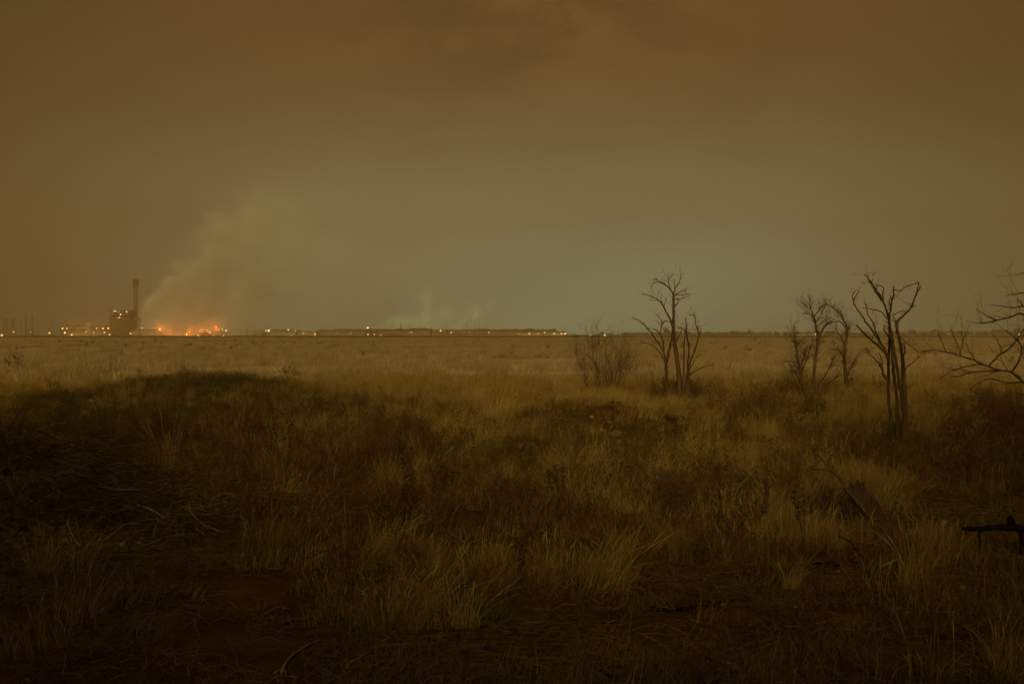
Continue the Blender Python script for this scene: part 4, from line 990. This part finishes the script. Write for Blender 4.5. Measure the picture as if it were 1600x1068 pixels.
# ------------------------------------------------------------------ far trees
def leaves(q, c, r, n, size):
    for k in range(n):
        v = np.array([random.gauss(0, 1) for _ in range(3)]); v /= np.linalg.norm(v); v = v*np.array(r)*random.random()**.4
        p = np.array(c)+v; a = np.array([random.gauss(0, 1) for _ in range(3)])*size; b2 = np.array([random.gauss(0, 1) for _ in range(3)])*size
        q.add([tuple(p-a*.5-b2*.3), tuple(p+a*.5-b2*.3), tuple(p+b2*.6)], [(0, 1, 2)])
def far_tree(label, px, top, wpx, d=1150, group='trees on the far field edge'):
    b = (X(px, d), d, 0); root = thing('tree', label, 'tree', b, group); h = Z(top, d); w = wpx/F*d/2
    q = MB(); q.tube([(b[0], d, -.5), (b[0]+.3, d, h*.4), (b[0], d, h*.8)], [.5, .35, .12], 6)
    for k in range(4): a = random.uniform(0, 6.28); q.tube([(b[0], d, h*random.uniform(.3, .5)), (b[0]+w*.6*math.cos(a), d+w*.6*math.sin(a), h*random.uniform(.6, .85))], [.2, .06], 4)
    q.build('trunk', MAT['steel'], root, loc=b); q = MB()
    for k in range(8):
        leaves(q, (b[0]+random.uniform(-.6, .6)*w, d+random.uniform(-.6, .6)*w, h*random.uniform(.35, .85)), (w*.45, w*.45, h*.17), 45, .75)
    q.build('crown', MAT['leaf'], root, False, loc=b)
for lab, px, top, w in (('dark upright tree right behind the trunk of the tall dead tree', 1041, 510, 13), ('small far tree behind the bare shrub', 977, 518, 10), ('rounded far tree left of centre of the right tree line', 1145, 515.5, 12), ('taller far tree right of the rounded one', 1172, 513.5, 9),
        ('far tree just right of the tall dead tree', 1108, 517.5, 14), ('broad far tree between the slender and stubby dead trees', 1298, 517, 16), ('far tree right of the many stemmed dead tree', 1424, 515, 16), ('tall far tree left of the spreading branches', 1456, 514, 10),
        ('largest dark far tree clump near the right edge', 1567, 512, 26), ('dark far tree at the very right edge', 1594, 512, 18), ('low far tree left of the right edge clump', 1538, 518, 18), ('far tree over the roadside shed', 1402, 517, 12), ('thin far tree under the spreading branches', 1500, 517, 12), ('far tree behind the lamps at the left of the right tree line', 940, 517.5, 7)):
    far_tree(lab, px, top, w)
q = MB(); dW = 1330
for px in np.arange(985, 1720, 3.2):
    k = float(fbm(np.array(px/26.0), np.array(.5)))+.5; top = 521.2-6.5*k*(.6+.4*sstep(px, 1000, 1200))-1.5*random.random()
    h = max(Z(top, dW), 2.0); leaves(q, (X(px, dW), dW+random.uniform(-12, 12), h*.48), (2.4, 3.5, h*.52), 55, 1.0)
tag(q.build('distant_woods', MAT['leaf'], None, False), 'dim band of bare woods along the right horizon', 'woods', kind='stuff')

# ------------------------------------------------------------------ smoke
def smoke(name, label, origin, size, build, g=-0.3):
    x0, x1, y0, y1, z0, z1 = size; q = MB(); q.box(x0, x1, y0, y1, z0, z1)
    m = bpy.data.materials.new(name); m.use_nodes = True; t = m.node_tree; t.nodes.clear()
    co = N(t, 'ShaderNodeTexCoord').outputs['Object']; s = N(t, 'ShaderNodeSeparateXYZ'); t.links.new(co, s.inputs[0])
    den, col = build(t, co, *s.outputs)
    pv = N(t, 'ShaderNodeVolumePrincipled'); pv.inputs['Color'].default_value = (*col, 1); t.links.new(den, pv.inputs['Density']); pv.inputs['Anisotropy'].default_value = g
    o = N(t, 'ShaderNodeOutputMaterial'); t.links.new(pv.outputs[0], o.inputs['Volume'])
    ob = q.build(name, m, None, False); ob.location = origin; tag(ob, label, 'smoke'); return ob
def main_plume(t, co, x, y, z):
    cv = MAPV(t, co, (1, .25, 1)); nb = NOISE(t, cv, .024, 4, .62, .5); nf = NOISE(t, cv, .085, 3, .62, .3)
    vo = N(t, 'ShaderNodeTexVoronoi', feature='F1'); vo.inputs['Scale'].default_value = .045; vo.inputs['Detail'].default_value = 0.0; t.links.new(cv, vo.inputs['Vector']); vd = vo.outputs['Distance']
    xp = M(t, 'MAXIMUM', x, 0.0)
    wob = M(t, 'MULTIPLY', M(t, 'SUBTRACT', nb, .5), M(t, 'ADD', 6, M(t, 'MULTIPLY', xp, .75)))
    wob = M(t, 'ADD', wob, M(t, 'MULTIPLY', M(t, 'SUBTRACT', nf, .5), M(t, 'ADD', 8, M(t, 'MULTIPLY', xp, .30))))
    wob = M(t, 'ADD', wob, M(t, 'MULTIPLY', M(t, 'SUBTRACT', .42, vd), M(t, 'ADD', 5, M(t, 'MULTIPLY', xp, .22))))
    top = M(t, 'MULTIPLY', M(t, 'ADD', x, 5.0), 1.15)
    e = M(t, 'ADD', M(t, 'SUBTRACT', top, z), wob)                       # >0 below the rising edge
    inside = N(t, 'ShaderNodeMapRange', interpolation_type='SMOOTHSTEP'); setin(t, inside, 0, e); inside.inputs[1].default_value = 0
    setin(t, inside, 2, M(t, 'ADD', 3, M(t, 'MULTIPLY', xp, .16)))
    core = M(t, 'EXPONENT', M(t, 'MULTIPLY', M(t, 'MAXIMUM', e, 0.0), -.0075))
    fade = M(t, 'ADD', M(t, 'EXPONENT', M(t, 'MULTIPLY', xp, -.020)), .20)
    endx = M(t, 'SUBTRACT', 1.0, SMOOTH(t, x, 120, 330)); endz = M(t, 'SUBTRACT', 1.0, SMOOTH(t, z, 50, 177))
    wd = M(t, 'ADD', 9.0, M(t, 'MULTIPLY', xp, .34)); yq = M(t, 'DIVIDE', M(t, 'SUBTRACT', y, 30), wd)
    yy = M(t, 'EXPONENT', M(t, 'MULTIPLY', M(t, 'MULTIPLY', yq, yq), -1.0))
    d = M(t, 'MULTIPLY', M(t, 'MULTIPLY', inside.outputs[0], M(t, 'MULTIPLY', core, fade)), M(t, 'MULTIPLY', M(t, 'MULTIPLY', endx, endz), yy))
    d = M(t, 'MULTIPLY', d, M(t, 'MULTIPLY', M(t, 'MULTIPLY', M(t, 'POWER', nb, 2.0), 4.0), M(t, 'MAXIMUM', M(t, 'SUBTRACT', 1.5, M(t, 'MULTIPLY', vd, 1.4)), .15)))
    yl = M(t, 'DIVIDE', M(t, 'ADD', y, 6), 30.0)
    low = M(t, 'MULTIPLY', M(t, 'MULTIPLY', SMOOTH(t, x, 10, 45), M(t, 'SUBTRACT', 1.0, SMOOTH(t, x, 95, 175))), M(t, 'EXPONENT', M(t, 'MULTIPLY', M(t, 'MAXIMUM', M(t, 'ADD', z, 21), 0.0), -.075)))
    low = M(t, 'MULTIPLY', M(t, 'MULTIPLY', low, M(t, 'EXPONENT', M(t, 'MULTIPLY', M(t, 'MULTIPLY', yl, yl), -1.0))), M(t, 'MULTIPLY', nb, .05))
    return M(t, 'ADD', M(t, 'MULTIPLY', M(t, 'MULTIPLY', d, SMOOTH(t, x, -7, -1)), .12), low), (.80, .90, 1.0)
smoke('smoke_plume', 'wide grey smoke plume rising right from the boiler house, orange at its foot', (X(205), D0-2, Z(491)), (-8, 335, -80, 150, Z(524)-Z(492)-1, 178), main_plume)
def steam(t, co, x, y, z):
    nb = NOISE(t, co, .055, 5, .62, .6)
    axis = M(t, 'ADD', M(t, 'MULTIPLY', x, .095), M(t, 'MULTIPLY', M(t, 'MULTIPLY', x, x), .00022))
    dz = M(t, 'DIVIDE', M(t, 'SUBTRACT', z, axis), M(t, 'ADD', 9.5, M(t, 'MULTIPLY', x, .01)))
    r = M(t, 'ADD', M(t, 'MULTIPLY', dz, dz), M(t, 'POWER', M(t, 'ABSOLUTE', M(t, 'DIVIDE', y, 14.0)), 2.0))
    puff = M(t, 'ADD', M(t, 'POWER', M(t, 'ABSOLUTE', M(t, 'DIVIDE', M(t, 'SUBTRACT', M(t, 'SUBTRACT', x, 52), M(t, 'MULTIPLY', z, .16)), 11.0)), 2.0), M(t, 'POWER', M(t, 'ABSOLUTE', M(t, 'DIVIDE', M(t, 'SUBTRACT', z, 26), 20.0)), 2.0))
    puff = M(t, 'ADD', puff, M(t, 'POWER', M(t, 'ABSOLUTE', M(t, 'DIVIDE', y, 14.0)), 2.0))
    k = M(t, 'MAXIMUM', M(t, 'EXPONENT', M(t, 'MULTIPLY', r, -1.0)), M(t, 'MULTIPLY', M(t, 'EXPONENT', M(t, 'MULTIPLY', puff, -1.0)), .8))
    d = M(t, 'MULTIPLY', k, SMOOTH(t, nb, .40, .68)); ends = M(t, 'MULTIPLY', SMOOTH(t, x, -4, 25), M(t, 'SUBTRACT', 1.0, SMOOTH(t, x, 118, 155)))
    return M(t, 'MULTIPLY', M(t, 'MULTIPLY', d, ends), .055), (.68, .95, 1.0)  # blue-green tint stands in for teal plant lamps lighting the steam
smoke('steam_plume', 'pale greenish steam drifting right low over the mill buildings', (X(583), D0+40, Z(509)), (-8, 165, -35, 35, -11, 55), steam, -0.6)
def puff(t, co, x, y, z):
    nb = NOISE(t, co, .22, 4, .6); r = M(t, 'ADD', M(t, 'ADD', M(t, 'POWER', M(t, 'ABSOLUTE', M(t, 'DIVIDE', x, 3.2)), 2.0), M(t, 'POWER', M(t, 'ABSOLUTE', M(t, 'DIVIDE', y, 3.2)), 2.0)), M(t, 'POWER', M(t, 'ABSOLUTE', M(t, 'DIVIDE', z, 3.6)), 2.0))
    return M(t, 'MULTIPLY', M(t, 'MULTIPLY', M(t, 'EXPONENT', M(t, 'MULTIPLY', r, -1.0)), SMOOTH(t, nb, .35, .6)), .25), (.9, .78, .6)
smoke('steam_puff', 'small pale steam puff over the building left of the boiler house', (X(138, 1186), 1186, Z(507, 1186)), (-7, 7, -7, 7, -7, 8), puff)

def drift(t, co, x, y, z):
    nb = NOISE(t, MAPV(t, co, (1, .4, 1.4)), .07, 3, .6)
    ends = M(t, 'MULTIPLY', SMOOTH(t, x, -32, -10), M(t, 'SUBTRACT', 1.0, SMOOTH(t, x, 12, 30)))
    d = M(t, 'MULTIPLY', M(t, 'MULTIPLY', M(t, 'EXPONENT', M(t, 'MULTIPLY', M(t, 'MAXIMUM', z, 0.0), -.17)), ends), GAUSS(t, y, 0.0, 8.0))
    return M(t, 'MULTIPLY', M(t, 'MULTIPLY', d, SMOOTH(t, nb, .3, .65)), .08), (.95, .85, .70)
smoke('low_smoke', 'thin orange lit smoke hanging low over the sheds left of the boiler house', (X(134, 1180), 1180, 0.5), (-34, 34, -16, 16, 0, 22), drift)
for o in [o for o in COL.objects if o.name.split('.')[0] == 'yard_lamp']:
    if o['label'] in ('right lamp of the row of three, nearest the boiler house', 'left lamp of the row of three under the conveyor', 'white lamp below the machinery shed'):
        ld = bpy.data.lights.new('lamp_light', 'POINT'); ld.energy = 9e3; ld.color = (1, .36, .06); ld.shadow_soft_size = 1
        lo = bpy.data.objects.new('lamp_light', ld); COL.objects.link(lo); lo.parent = o; lo.location = (0, 12, Z(513, 1150)+3)

# ------------------------------------------------------------------ haze
q = MB(); q.box(-1300, 1300, -60, 1750, -1.6, 205)
m = bpy.data.materials.new('haze'); m.use_nodes = True; t = m.node_tree; t.nodes.clear()
pv = N(t, 'ShaderNodeVolumePrincipled'); pv.inputs['Color'].default_value = (.80, .66, .43, 1); pv.inputs['Density'].default_value = .00078; pv.inputs['Anisotropy'].default_value = 0.35
o = N(t, 'ShaderNodeOutputMaterial'); t.links.new(pv.outputs[0], o.inputs['Volume'])
hz = q.build('haze', m, None, False); tag(hz, 'brown dusk haze filling the air over the field', 'haze', kind='stuff')
